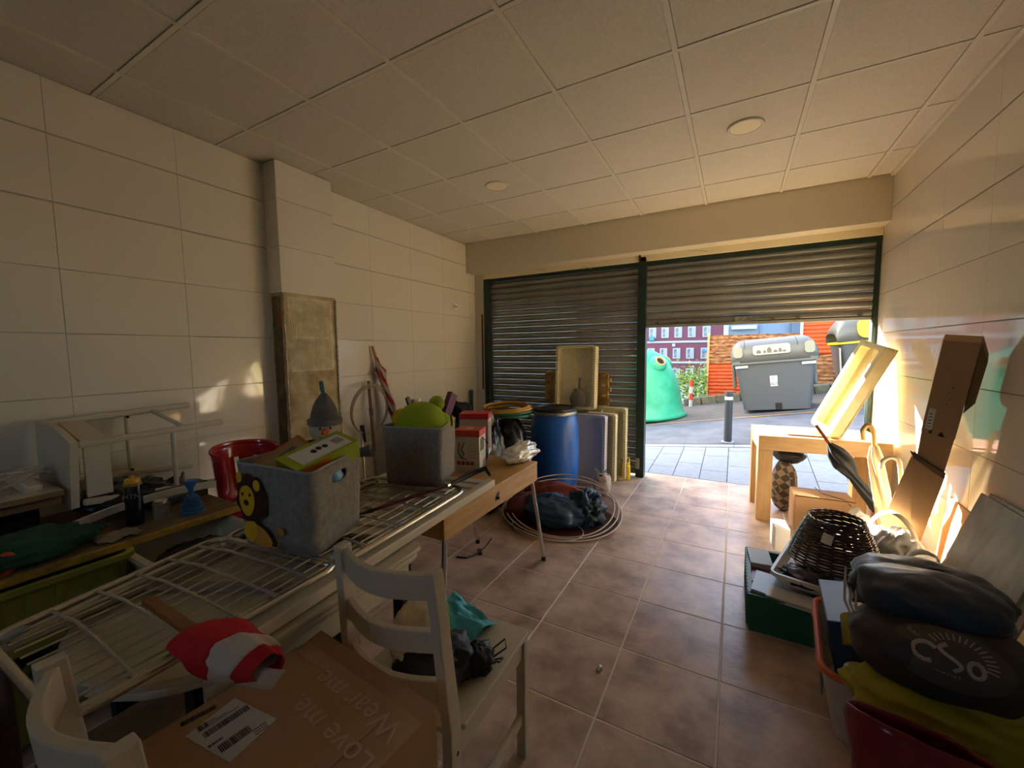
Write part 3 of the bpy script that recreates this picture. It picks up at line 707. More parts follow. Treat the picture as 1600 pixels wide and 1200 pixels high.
# two folded drying racks
def rack(lab, P00, P10, P01, P11, z, nw, ncross, r=0.0105):
    """P00 near left end, P10 near right end (along the table), P01/P11 far side"""
    t = thing('drying_rack', lab, 'clothes airer', (sum(p[0] for p in (P00, P10, P01, P11)) / 4, sum(p[1] for p in (P00, P10, P01, P11)) / 4, z))
    def at_(u, v, dz=0):
        a = Vector(P00).lerp(Vector(P10), u); c = Vector(P01).lerp(Vector(P11), u); p = a.lerp(c, v); return Vector((p.x, p.y, z + dz))
    pts = []
    for (cu, cv, a0) in ((0.9, 0.1, -PI / 2), (0.9, 0.9, 0), (0.1, 0.9, PI / 2), (0.1, 0.1, PI)):
        for i in range(6):
            a = a0 + PI / 2 * i / 5; pts.append(at_(cu + 0.1 * math.cos(a), cv + 0.1 * math.sin(a)))
    B().tube(pts, r, 10, closed=True).build('frame', m_alu, t, world=True, smooth=True)
    pts2 = [at_(0.02 + 0.96 * i / 8, 0.07, -0.012) for i in range(9)]; B().tube(pts2, r * 0.9, 8).build('leg_tube', m_alu, t, world=True, smooth=True)
    pts2 = [at_(0.05 + 0.9 * i / 8, 0.93, -0.012) for i in range(9)]; B().tube(pts2, r * 0.9, 8).build('leg_tube', m_alu, t, world=True, smooth=True)
    w0 = None
    for k in range(nw):
        v = 0.1 + 0.8 * k / (nw - 1)
        B().tube([at_(0.03, v, 0.006), at_(0.5, v, 0.0), at_(0.97, v, 0.006)], 0.0028, 6).build('wire', m_wire, t, world=True)
    for k in range(ncross):
        u = 0.18 + 0.66 * k / max(1, ncross - 1)
        B().tube([at_(u, 0.02, 0.006), at_(u + 0.01, 0.3, 0.014), at_(u + 0.03, 0.7, 0.012), at_(u + 0.02, 0.98, 0.006)], 0.0042, 6).build('cross_wire', m_wire, t, world=True, smooth=True)
    for (u, v) in ((0.04, 0.12), (0.06, 0.92)):
        B().cbox(at_(u, v, 0.004), (0.03, 0.055, 0.014), (0, 0, 0.4)).build('hinge_clip', mat('blue grey plastic', '8f9a98', 0.5), t, world=True, bevel=0.005)
    return t
rack('folded aluminium drying rack nearest the camera on the cream table', (-1.035, 0.195), (-1.055, 0.80), (-1.50, 0.185), (-1.60, 0.72), 0.785, 10, 5)
rack('folded aluminium drying rack under the lion basket', (-1.06, 0.79), (-1.115, 1.56), (-1.60, 0.72), (-1.66, 1.50), 0.778, 10, 4, 0.0115)

# trekking pole
t = thing('trekking_pole', 'dark red trekking pole with black grip lying beside the baskets', 'walking pole', (-1.2, 1.4, 0.8))
a, c, d = Vector((-1.30, 1.075, 0.795)), Vector((-1.19, 1.52, 0.80)), Vector((-1.165, 1.72, 0.815))
B().tube([a.lerp(c, 0.12), c], 0.0075, 10).build('shaft', mat('dark red anodised', '5c1826', 0.3, metal=0.5), t, world=True, smooth=True)
B().tube([a, a.lerp(c, 0.13)], [0.004, 0.0095], 10).build('tip', m_blk, t, world=True, smooth=True)
B().tube([c, c.lerp(d, 0.5), d, d + Vector((0.035, 0.035, 0.012)), d + Vector((0.075, 0.01, -0.012))], [0.009, 0.013, 0.013, 0.014, 0.008], 10).build('grip', m_blk, t, world=True, smooth=True)
B().tube([c - Vector((0, 0.02, 0)), c], 0.011, 10).build('clamp', m_chrome, t, world=True)

# felt baskets
def felt_basket(lab, cs, z0, hh, flare=1.02, round_=0.03, hole=None):
    cx = sum(c[0] for c in cs) / 4; cy = sum(c[1] for c in cs) / 4
    t = thing('felt_basket', lab, 'basket', (cx, cy, z0))
    V = [Vector((c[0] - cx, c[1] - cy, 0)) for c in cs]
    prof = []; N_ = 6
    for i in range(4):
        p, a_, b_ = V[i], V[i - 1], V[(i + 1) % 4]
        d0 = (a_ - p).normalized() * round_ * 1.4; d1 = (b_ - p).normalized() * round_ * 1.4
        for k in range(N_ + 1):
            s = k / N_; prof.append((p + d0) * (1 - s) ** 2 + p * 2 * s * (1 - s) + (p + d1) * s * s)
    # straight edges get extra points so the walls can sag
    full = []
    for i in range(len(prof)):
        full.append(prof[i]); q = prof[(i + 1) % len(prof)]
        if (q - prof[i]).length > 0.08:
            for k in range(1, 8): full.append(prof[i].lerp(q, k / 8))
    n = len(full)
    def ring(z, k, inset):
        o = []
        for i, p in enumerate(full):
            d = p.normalized(); w_ = 0.006 * nz((p.x * 9, p.y * 9, z * 6), 1.3) + (0.004 * math.sin(i * 2 * PI / n * 4) * (z / hh) if z > 0.02 else 0)
            o.append(p * k + d * (w_ - inset) + Vector((0, 0, z + (0.003 * math.sin(i * 2 * PI / n * 2 + 1) if z >= hh - 1e-4 else 0))))
        return o
    lv = [ring(hh * j / 8, 0.97 + (flare - 0.97) * j / 8, 0) for j in range(9)] + [ring(hh * j / 8, 0.97 + (flare - 0.97) * j / 8, 0.006) for j in range(8, -1, -1)]
    b = B(); b.add([p for r in lv for p in r], [(r * n + i, r * n + (i + 1) % n, (r + 1) * n + (i + 1) % n, (r + 1) * n + i) for r in range(len(lv) - 1) for i in range(n)] + [tuple(range(n - 1, -1, -1)), tuple((len(lv) - 1) * n + i for i in range(n))])
    o = b.build('felt_shell', m_felt, t, smooth='all')
    if hole:
        cut = B().prism(rrect(0.085, 0.036, 0.0175, 6), -0.03, 0.03, T=hole).build('cut', m_felt, None, origin=(0, 0, 0)); cut.location = (cx, cy, z0)
        md = o.modifiers.new('b', 'BOOLEAN'); md.object = cut; md.solver = 'EXACT'; md.operation = 'DIFFERENCE'
        bpy.context.view_layer.update()
        me = bpy.data.meshes.new_from_object(o.evaluated_get(bpy.context.evaluated_depsgraph_get()))
        o.modifiers.clear(); o.data = me; bpy.data.objects.remove(cut)
    rim = B().tube([p + Vector((0, 0, 0.001)) for p in ring(hh, flare, 0.003)], 0.0042, 6, closed=True).build('hem', mat('stitched felt hem', 'aaa69e', 0.9), t, smooth=True)
    return t, V, full
bk1 = [(-1.475, 0.725), (-1.135, 0.765), (-1.235, 1.05), (-1.545, 1.0)]
z1 = 0.796
pm = Vector((bk1[1][0], bk1[1][1], 0)).lerp(Vector((bk1[2][0], bk1[2][1], 0)), 0.52)
ed = (Vector(bk1[2]) - Vector(bk1[1])).to_3d().normalized()
c1 = (sum(c[0] for c in bk1) / 4, sum(c[1] for c in bk1) / 4, z1)
hT = frame(Vector((pm.x, pm.y, z1 + 0.222)) - Vector(c1) + Vector((0, 0, 0)), ed, (0, 0, 1)); hT2 = hT.copy(); 
t1, V1, F1 = felt_basket('grey felt basket with a lion applique, full of books and boxes', bk1, z1, 0.275, 1.01, hole=hT)
# lion applique on the left face
e2 = (Vector(bk1[1]) - Vector(bk1[0])).to_3d().normalized(); nrm = e2.cross(Vector((0, 0, 1)))
LF = frame(Vector((bk1[0][0], bk1[0][1], z1)) + nrm * 0.012, e2, (0, 0, 1))
def patch(name, pts, m, h, s=0.001):
    # drape the flat patch on the felt wall
    n = len(pts); b = B(); b.prism(pts, h, h + s, T=LF); return b.build(name, m, t1, world=True)
def ell(cx, cy, rx, ry, n=20, wob=0, k=7): return [(cx + rx * (1 + wob * math.sin(k * a)) * math.cos(a), cy + ry * (1 + wob * math.sin(k * a)) * math.sin(a)) for a in [2 * PI * i / n for i in range(n)]]
m_br = mat('dark brown felt', '3f1d12', 0.9); m_ye = mat('yellow felt', 'e2b421', 0.9); m_oc = mat('ochre felt', 'cf9440', 0.9)
patch('lion_mane', ell(0.085, 0.165, 0.068, 0.082, 48, 0.07, 8), m_br, 0.0)
patch('lion_ear', ell(0.035, 0.235, 0.014, 0.018), m_ye, 0.0012)
patch('lion_ear', ell(0.118, 0.215, 0.016, 0.019), m_ye, 0.0012)
patch('lion_face', ell(0.068, 0.160, 0.036, 0.052, 24, 0.04, 3), m_ye, 0.0012)
patch('lion_nose', ell(0.066, 0.152, 0.012, 0.010), m_br, 0.0024)
for x in (0.05, 0.085): patch('lion_eye', ell(x, 0.18, 0.005, 0.006), m_br, 0.0024)
patch('lion_body', [tuple(q[:2]) for q in cr([(0.05, 0.03, 0), (0.06, 0.075, 0), (0.10, 0.085, 0), (0.15, 0.065, 0), (0.178, 0.03, 0), (0.15, 0.012, 0), (0.1, 0.016, 0), (0.05, 0.03, 0)])][:-1], m_oc, 0.0008)
patch('lion_chest', [tuple(q[:2]) for q in cr([(0.045, 0.045, 0), (0.055, 0.08, 0), (0.10, 0.09, 0), (0.11, 0.05, 0), (0.08, 0.02, 0), (0.045, 0.045, 0)])][:-1], m_ye, 0.0016)
b = B(); b.tube([LF @ Vector(p) for p in ((0.165, 0.018, 0.001), (0.195, 0.015, 0.001), (0.21, 0.035, 0.001), (0.20, 0.055, 0.001), (0.215, 0.07, 0.001))], 0.004, 6, flat=0.35); b.build('lion_tail', m_oc, t1, world=True)
patch('lion_tail_tuft', ell(0.218, 0.075, 0.016, 0.012), m_oc, 0.0012)
# things in the lion basket
def carton(name, lab, c, d, rot, m, cat, extra=None, bev=0.0015):
    t = thing(name, lab, cat, c, rot=rot)
    B().box(-d[0] / 2, d[0] / 2, -d[1] / 2, d[1] / 2, -d[2] / 2, d[2] / 2).build('body', m, t, bevel=bev)
    if extra: extra(t, d)
    return t
m_prt = mat('dark print', '2e221c', 0.7); m_lab = mat('white label', 'e4ded0', 0.6)
def ex_green(t, d):
    T = WM[t.name]
    B().box(-d[0] / 2 + 0.03, d[0] / 2 - 0.02, -d[1] / 2 + 0.012, d[1] / 2 - 0.02, d[2] / 2, d[2] / 2 + 0.0006).build('picture_panel', m_lab, t)
    b = B()
    for k in range(3): b.prism(ell(-0.02 + 0.022 * k, 0.004 * (k % 2), 0.009, 0.012, 12), d[2] / 2 + 0.0007, d[2] / 2 + 0.0012)
    for k in range(5): b.box(0.055, 0.09, -0.018 + 0.008 * k, -0.015 + 0.008 * k, d[2] / 2 + 0.0007, d[2] / 2 + 0.0012)
    b.build('print', m_prt, t)
    B().box(-d[0] / 2 - 0.0006, -d[0] / 2, -d[1] / 2 + 0.004, d[1] / 2 - 0.004, -d[2] / 2 + 0.004, d[2] / 2 - 0.004).build('end_panel', mat('dark green card', '7a8020', 0.5), t)
    B().box(-d[0] / 2 + 0.01, 0.0, -d[1] / 2 - 0.0008, -d[1] / 2, -d[2] / 2 + 0.01, d[2] / 2 - 0.008).build('orange_stripe', mat('orange print', 'e0702a', 0.5), t)
carton('toy_carton', 'lime green carton with a white picture panel on top of the lion basket', (-1.265, 0.895, 1.075), (0.24, 0.12, 0.07), tuple(frame((0, 0, 0), (0.05, 0.97, 0.22), (-0.93, 0.05, 0.22)).to_euler()), mat('lime green card', 'a2b01c', 0.4), 'box', ex_green)
def ex_brown(t, d):
    text('DOLDERS', 0.026, m_prt, 'lettering', t, WM[t.name] @ frame((-0.02, -0.035, d[2] / 2 + 0.0003), (1, 0, 0), (0, 1, 0)))
    b = B()
    for k in range(4): b.box(0.0, 0.07, 0.0 + 0.01 * k, 0.004 + 0.01 * k, d[2] / 2, d[2] / 2 + 0.0006)
    b.build('print', mat('brown print', '6d4a30', 0.7), t)
carton('book_box', 'brown printed card box leaning in the lion basket', (-1.375, 0.835, 1.05), (0.20, 0.12, 0.035), tuple(frame((0, 0, 0), (0.0, 0.9, 0.4), (-0.9, 0.0, 0.3)).to_euler()), mat('tan printed card', 'a3805a', 0.6), 'box', ex_brown)
carton('book_box', 'thin orange edged box at the back left of the lion basket', (-1.43, 0.87, 1.055), (0.20, 0.10, 0.03), tuple(frame((0, 0, 0), (0.0, 0.9, 0.35), (-0.9, 0.0, 0.6)).to_euler()), mat('orange tan card', 'b5763f', 0.6), 'box')
tag(B().lathe([(0.001, -0.045), (0.03, -0.035), (0.045, 0), (0.03, 0.035), (0.001, 0.045)], 20, c1[:2] + (z1 + 0.215,), T=Matrix.Translation(Vector((pm.x - c1[0], pm.y - c1[1], 0)) * 0.72)).build('toy_ball', mat('shiny blue ball', '7fb0d8', 0.15), smooth='all'), 'shiny blue ball seen through the handle hole of the lion basket', 'ball')
# snowman doll
t = thing('snowman_doll', 'stuffed snowman doll with grey knitted hat and carrot nose', 'doll', (-1.60, 1.17, 0.795))
m_sn = mat('off-white plush', 'c9bda4', 0.95, bump=0.2, bs=120)
blob((-1.6, 1.17, 0.915), (0.10, 0.11, 0.125), 3, 0.05, 2, 28, 18).build('body', mat('grey knitted body', '6b675f', 0.95), t, world=True, smooth='all')
hd = Vector((-1.60, 1.165, 1.10))
blob(hd, (0.064, 0.068, 0.056), 4, 0.04, 2, 28, 18).build('head', m_sn, t, world=True, smooth='all')
pr = [(0.066, 0.0), (0.071, 0.004), (0.072, 0.026), (0.064, 0.03)]
for k in range(9): pr += [(0.060 - 0.0012 * k * (1 + k / 5), 0.033 + 0.0095 * k), (0.0555 - 0.0012 * k * (1 + k / 5), 0.038 + 0.0095 * k)]
pr += [(0.022, 0.126), (0.01, 0.142), (0.0, 0.144)]
B().lathe(pr, 28, tuple(hd + Vector((0, 0, 0.022)))).build('knitted_hat', mat('grey knit', '6f6c66', 0.95, bump=0.4, bs=120), t, world=True, smooth=True)
B().tube([hd + Vector((0, 0, 0.155)), hd + Vector((-0.008, 0.0, 0.18)), hd + Vector((-0.012, 0.0, 0.215))], [0.006, 0.010, 0.008], 10).build('hat_tassel', mat('teal felt tassel', '2f6f86', 0.8), t, world=True, smooth=True)
vd = (Vector((0, 0, 1.2)) - hd); vd.z = 0; vd.normalize(); sd = vd.cross(Vector((0, 0, 1)))
B().tube([hd + vd * 0.058 + sd * 0.0, hd + vd * 0.088 + sd * 0.012 - Vector((0, 0, .004))], [0.016, 0.006], 10).build('carrot_nose', mat('orange felt', 'e8602a', 0.8), t, world=True, smooth=True)
b = B()
for s in (-1, 1): b.lathe([(0.001, -0.006), (0.006, 0), (0.001, 0.006)], 10, tuple(hd + vd * 0.063 + sd * 0.020 * s + Vector((0, 0, 0.014))))
b.build('eye', m_blk, t, world=True)
B().tube([hd + vd * (0.063 - 0.014 * abs(a)) + sd * 0.036 * a - Vector((0, 0, 0.03 - 0.016 * a * a)) for a in (-1, -.6, -.2, .2, .6, 1)], 0.002, 6).build('mouth', m_blk, t, world=True)
B().tube([hd + Vector((0.075 * math.cos(a), 0.075 * math.sin(a), -0.075 + 0.008 * math.sin(6 * a))) for a in [2 * PI * i / 36 for i in range(36)]], 0.026, 8, closed=True, flat=0.7).build('fringed_scarf', mat('dark grey scarf', '3c3a39', 0.95, bump=0.7, bs=70), t, world=True, smooth=True)
B().tube([(-1.53, 1.2, 0.98), (-1.47, 1.25, 0.99), (-1.43, 1.27, 1.0)], [0.02, 0.022, 0.03], 10).build('mitten', mat('grey mitten', '6b6b6b', 0.9), t, world=True, smooth='all')
# second basket with frog plush
bk2 = [(-1.505, 1.405), (-1.215, 1.495), (-1.335, 1.775), (-1.60, 1.68)]
t2, V2, F2 = felt_basket('plain grey felt basket holding a green plush toy', bk2, 0.79, 0.285, 1.03)
q = Vector((bk2[1][0], bk2[1][1], 0)); c2 = Vector((sum(c[0] for c in bk2) / 4, sum(c[1] for c in bk2) / 4, 0)); d_ = (q - c2).normalized()
B().tube([q + Vector((-0.018, 0.014, 0.80)), q + d_ * 0.002 + Vector((-0.018, 0.014, 1.07))], 0.003, 6).build('seam', mat('dark stitching', '7d7973', 0.9), t2, world=True)
t = thing('plush_toy', 'lime green plush toy with yellow patches and round knobs in the plain basket', 'plush toy', (-1.4, 1.58, 1.0))
m_lime = mat('lime plush', '97ad1f', 0.9, bump=0.15, bs=90); m_yp = mat('yellow plush', 'd0ac18', 0.9)
blob((-1.405, 1.58, 1.06), (0.132, 0.136, 0.125), 12, 0.02, 1.5, 36, 22).build('body', m_lime, t, world=True, smooth='all')
blob((-1.478, 1.515, 1.10), (0.045, 0.05, 0.055), 2, 0.05, 2, 20, 14).build('patch', m_yp, t, world=True, smooth='all')
blob((-1.33, 1.56, 1.075), (0.045, 0.045, 0.04), 2, 0.05, 2, 20, 14).build('patch', m_yp, t, world=True, smooth='all')
blob((-1.385, 1.68, 1.165), (0.042, 0.042, 0.042), 1, 0.03, 2, 20, 14).build('knob', m_lime, t, world=True, smooth='all')
k_ = blob((-1.325, 1.645, 1.075), (0.05, 0.05, 0.052), 5, 0.03, 2, 20, 14).build('knob', m_lime, t, world=True, smooth='all')
B().lathe([(0.0, 0), (0.03, 0), (0.022, 0.006), (0, 0.008)], 18, T=frame((-1.29, 1.685, 1.08), (-0.6, 0.6, 0), (0, 0, 1))).build('yellow_disc', m_yp, k_, world=True, smooth=True)

# cartons on the pine desk
def bucket_box(lab, n0, ang, w1, w2, h, top, side, decor):
    """n0 = nearest bottom corner; left face runs along -x' (w1), right face along y' (w2)"""
    t = thing('toy_box', lab, 'box', n0, ang)
    B().box(-w1, 0, 0, w2, 0, h).build('body', side, t, bevel=0.001)
    B().box(-w1 - 0.002, 0.002, -0.002, w2 + 0.002, h - 0.035, h + 0.004).build('lid', top, t, bevel=0.001)
    decor(t, w1, w2, h); return t
m_wc = mat('white card', 'd8d0c4', 0.5); m_or = mat('orange red card', 'd64a25', 0.45); m_rc = mat('crimson card', 'd52c3c', 0.4)
def dec1(t, w1, w2, h):
    b = B(); b.tube([(-w1 * 0.8, -0.0012, h * 0.72), (-w1 * 0.85, -0.0012, h * 0.5), (-w1 * 0.7, -0.0012, h * 0.35), (-w1 * 0.6, -0.0012, h * 0.45), (-w1 * 0.72, -0.0012, h * 0.55), (-w1 * 0.58, -0.0012, h * 0.72)], 0.006, 6, flat=0.3)
    b.tube([(-w1 * 0.7, -0.0012, h * 0.35), (-w1 * 0.5, -0.0012, h * 0.32)], 0.006, 6, flat=0.3); b.build('print', m_prt, t)
    b = B()
    for k in range(4): b.box(-w1 * 0.9 + 0.028 * k, -w1 * 0.9 + 0.028 * k + 0.022, -0.0008, 0, h * 0.18, h * 0.27)
    b.build('red_print', mat('dull red print', '9a3d34', 0.6), t)
    b = B()
    for k in range(5): b.box(-w1 * 0.45, -w1 * 0.1, -0.0006, 0, h * (0.35 + 0.08 * k), h * (0.36 + 0.08 * k))
    for k in range(4): b.box(-w1 * 0.9, -w1 * 0.3, -0.0006, 0, h * (0.03 + 0.03 * k), h * (0.038 + 0.03 * k))
    b.build('fine_print', mat('grey fine print', '9a938a', 0.6), t)
    B().box(0, 0.0008, w2 * 0.15, w2 * 0.7, h * 0.5, h * 0.8).build('photo_print', mat('olive photo print', '8c8660', 0.6, col2='4e4a3a', ns=40), t)
    for k in range(6): 
        a = PI * k / 6; B().bar((-w1 / 2 + 0.03 * math.cos(a), w2 / 2 + 0.03 * math.sin(a), h + 0.0045), (-w1 / 2 - 0.03 * math.cos(a), w2 / 2 - 0.03 * math.sin(a), h + 0.0045), 0.007, 0.001).build('star_print', m_wc, t)
    B().tube([(0.002, w2 * 0.3, h * 0.83), (0.012, w2 * 0.5, h * 0.76), (0.02, w2 * 0.95, h * 0.6), (0.004, w2, h * 0.62)], 0.0025, 6).build('string_handle', m_blk, t, smooth=True)
bucket_box('white carton with orange red lid beside the plain felt basket', (-1.302, 1.955, 0.7222), 0.30, 0.155, 0.14, 0.25, m_or, m_wc, dec1)
def dec2(t, w1, w2, h):
    B().box(0, 0.0008, w2 * 0.1, w2 * 0.55, h * 0.15, h * 0.8).build('photo_print', mat('photo print of straps', 'b7a78c', 0.6, col2='5a4a3a', ns=30), t)
    b = B(); b.tube([(0.0012, w2 * 0.55 + 0.03 * math.sin(a), h * 0.1 + h * 0.65 * a / PI) for a in [PI * i / 12 for i in range(13)]], 0.002, 6); b.build('red_curve', m_rc, t)
    b = B()
    for k in range(7): b.box(0, 0.0008, w2 * 0.7, w2 * 0.9, h * (0.12 + 0.1 * k), h * (0.14 + 0.1 * k))
    b.build('red_print', mat('pale red print', 'd98c84', 0.6), t)
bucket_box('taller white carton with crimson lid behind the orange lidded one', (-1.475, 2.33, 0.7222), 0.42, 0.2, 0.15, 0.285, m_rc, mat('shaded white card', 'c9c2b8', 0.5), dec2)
m_clear = mat('cloudy clear plastic film', 'e6dfce', 0.3, trans=0.15, coat=0.3, bump=0.2, bs=14)
tag(blob((-1.22, 2.33, 0.772), (0.075, 0.19, 0.058), 8, 0.25, 2.0, 56, 34, flat=0.7235, ridge=0.25).build('plastic_bag', m_clear, smooth='all'), 'crumpled clear plastic bag on the far end of the pine desk', 'bag')
tag(blob((-1.46, 2.16, 0.765), (0.07, 0.085, 0.055), 18, 0.2, 2, 30, 18, flat=0.7235).build('cloth_bag', mat('slate grey cloth', '40464c', 0.85), smooth='all'), 'slate grey cloth bag between the two cartons on the desk', 'bag')

# ------------------------------------------------------------ against the left wall behind the desk
t = thing('umbrella', 'closed red and beige umbrella with wooden handle leaning on the left wall', 'umbrella', (-2.95, 2.86, 0.5))
ua, ub = Vector((-3.04, 2.76, 1.50)), Vector((-2.90, 2.95, 0.60))
B().tube([ua, ua.lerp(ub, 0.14)], 0.013, 10).build('handle', mat('varnished wood handle', 'b57a32', 0.4), t, world=True, smooth=True)
def umb_fn(a, c, prof, seed=0, folds=8):
    d = (c - a); L = d.length; d = d.normalized(); x = d.orthogonal().normalized(); y = d.cross(x)
    def f(u, v):
        s = v; r = 0
        for (s0, r0), (s1, r1) in zip(prof[:-1], prof[1:]):
            if s0 <= s <= s1: r = r0 + (r1 - r0) * (s - s0) / (s1 - s0)
        an = 2 * PI * u + 2.2 * s
        r *= 1 + 0.28 * math.cos(folds * an)
        return a + d * (L * s) + (x * math.cos(2 * PI * u) + y * math.sin(2 * PI * u)) * r
    return f
m_umb = mat('red and beige umbrella cloth', 'a8323a', 0.7, col2='c3a78d', wave=(5, 1.5, 1, 'DIAGONAL'), lo=0.4, hi=0.5)
b = B(); b.grid(umb_fn(ua.lerp(ub, 0.12), ub, [(0, 0.014), (0.1, 0.02), (0.18, 0.05), (0.3, 0.024), (0.55, 0.034), (0.85, 0.024), (1, 0.006)]), 48, 40, cu=True)
b.build('canopy', m_umb, t, world=True, smooth='all')
t = thing('coiled_hose', 'loop of beige hose hanging over sticks by the left wall', 'hose', (-2.97, 2.62, 0.7))
b = B()
for k in range(3):
    r1, r2 = 0.20 + 0.012 * k, 0.215 + 0.01 * k
    b.tube([(-2.94 - 0.02 * k + 0.02 * math.sin(a), 2.615 + 0.02 * k + r1 * math.cos(a), 0.905 + 0.005 * k + r2 * math.sin(a)) for a in [2 * PI * i / 40 for i in range(40)]], 0.006, 8, closed=True)
b.build('loops', mat('beige rubber hose', 'a99a7d', 0.5), t, world=True, smooth=True)
t = thing('broom_stick', 'brown wooden stick leaning on the left wall beside the hose loop', 'stick', (-2.95, 2.65, 0))
B().tube([(-3.03, 2.69, 1.17), (-2.86, 2.60, 0.0)], 0.014, 10).build('shaft', mat('weathered brown wood', '7d5c40', 0.7), t, world=True, smooth=True)
B().tube([(-2.99, 2.668, 0.92), (-2.975, 2.66, 0.85)], 0.019, 10).build('joint', mat('brown joint', '6b4d36', 0.6), t, world=True, smooth=True)
t = thing('floor_squeegee', 'metal tube with black clip leaning on the left wall', 'tube', (-2.93, 2.55, 0))
B().tube([(-2.98, 2.54, 0.74), (-2.90, 2.50, 0.0)], 0.013, 10).build('tube', m_alu, t, world=True, smooth=True)
B().cbox((-2.965, 2.545, 0.70), (0.03, 0.03, 0.16), (0.05, -0.1, 0)).build('clip', m_blk, t, world=True, bevel=0.004)
tag(blob((-2.86, 2.86, 0.37), (0.10, 0.12, 0.37), 44, 0.12, 2.2, 36, 24, flat=0.0, ridge=0.4).build('folded_parasol', mat('dusty red canvas', '8a3a34', 0.85), smooth='all'), 'dusty red folded canvas standing by the left wall behind the baskets', 'canvas')
# heap of bin bags, hoses and small items behind the desk
tag(blob((-2.36, 3.10, 0.28), (0.26, 0.24, 0.30), 51, 0.12, 1.8, 50, 30, flat=0.0, ridge=0.4).build('rubbish_bag', m_blackbag, smooth='all'), 'large black bin bag on the floor under the other bags', 'bag')
tag(blob((-2.27, 3.02, 0.77), (0.20, 0.18, 0.19), 52, 0.22, 2.2, 50, 30, ridge=0.6).build('rubbish_bag', m_blackbag, smooth='all'), 'knotted black bin bag rising behind the plush toy', 'bag')
tag(blob((-1.93, 3.04, 0.39), (0.14, 0.16, 0.40), 53, 0.3, 2.6, 50, 30, ridge=0.8).build('rubbish_bag', m_blackbag, smooth='all'), 'low crumpled black bin bag behind the orange lidded carton', 'bag')
tag(blob((-1.95, 3.46, 0.38), (0.20, 0.18, 0.42), 54, 0.10, 2.0, 50, 30, flat=0.0, ridge=0.4).build('rubbish_bag', mat('shiny black bag', '101118', 0.3), smooth='all'), 'tall black bag beside the blue barrel', 'bag')
t = thing('coiled_hose', 'yellow and green hose coil on top of the black bag near the blue barrel', 'hose', (-2.0, 3.5, 0.8))
for k, (m_, rr) in enumerate(((mat('yellow hose', 'c08a2c', 0.5), 0.21), (mat('yellow hose', ''), 0.225), (mat('green hose', '2f6a48', 0.5), 0.23), (mat('green hose', ''), 0.215))):
    B().tube([(-2.0 + rr * 1.1 * math.cos(a), 3.5 + rr * math.sin(a), 0.885 - 0.028 * k + 0.015 * math.sin(a + k)) for a in [2 * PI * i / 36 for i in range(36)]], 0.015, 8, closed=True).build('hose_loop', m_, t, world=True, smooth=True)
t = thing('glass_bottle', 'clear glass bottle neck showing above the plush toy', 'bottle', (-2.2, 2.42, 0.0))
B().lathe([(0, 0), (0.045, 0), (0.045, 0.97), (0.04, 1.06), (0.04, 1.07), (0.036, 1.07)], 20).build('tube', mat('thin clear glass', 'e8e2d0', 0.08, trans=0.8), t, smooth=True)
tag(B().cbox((-2.19, 2.34, 1.02), (0.02, 0.035, 0.16), (0.4, 0, 0)).build('dark_strap', m_blk, bevel=0.004), 'short dark strip sticking up left of the glass bottle', 'strip')
t = thing('bottle_carton', 'narrow maroon carton sticking up between plush toy and black bag', 'box', (-2.2, 2.83, 0.0))
B().cbox((-2.2, 2.84, 0.98), (0.05, 0.09, 0.20), (-0.55, 0, 0)).build('carton', mat('maroon card', '5c2036', 0.5), t, world=True, bevel=0.002)
B().tube([(-2.2, 2.8, 0.9), (-2.2, 2.75, 0.02)], 0.01, 8).build('stem', m_blk, t, world=True)
tag(B().box(-3.075, -3.035, 4.40, 4.44, 0, 0.93).build('dark_post', mat('dark green tube', '2c3a34', 0.5), bevel=0.006), 'dark square tube standing in the corner left of the closed shutter', 'post')
tag(B().box(-2.985, -2.965, 4.585, 4.60, 0.93, 1.93).build('wood_strip', mat('reddish brown wood', '6a3a22', 0.6), bevel=0.003), 'thin reddish brown wooden strip beside the closed shutter frame', 'strip')

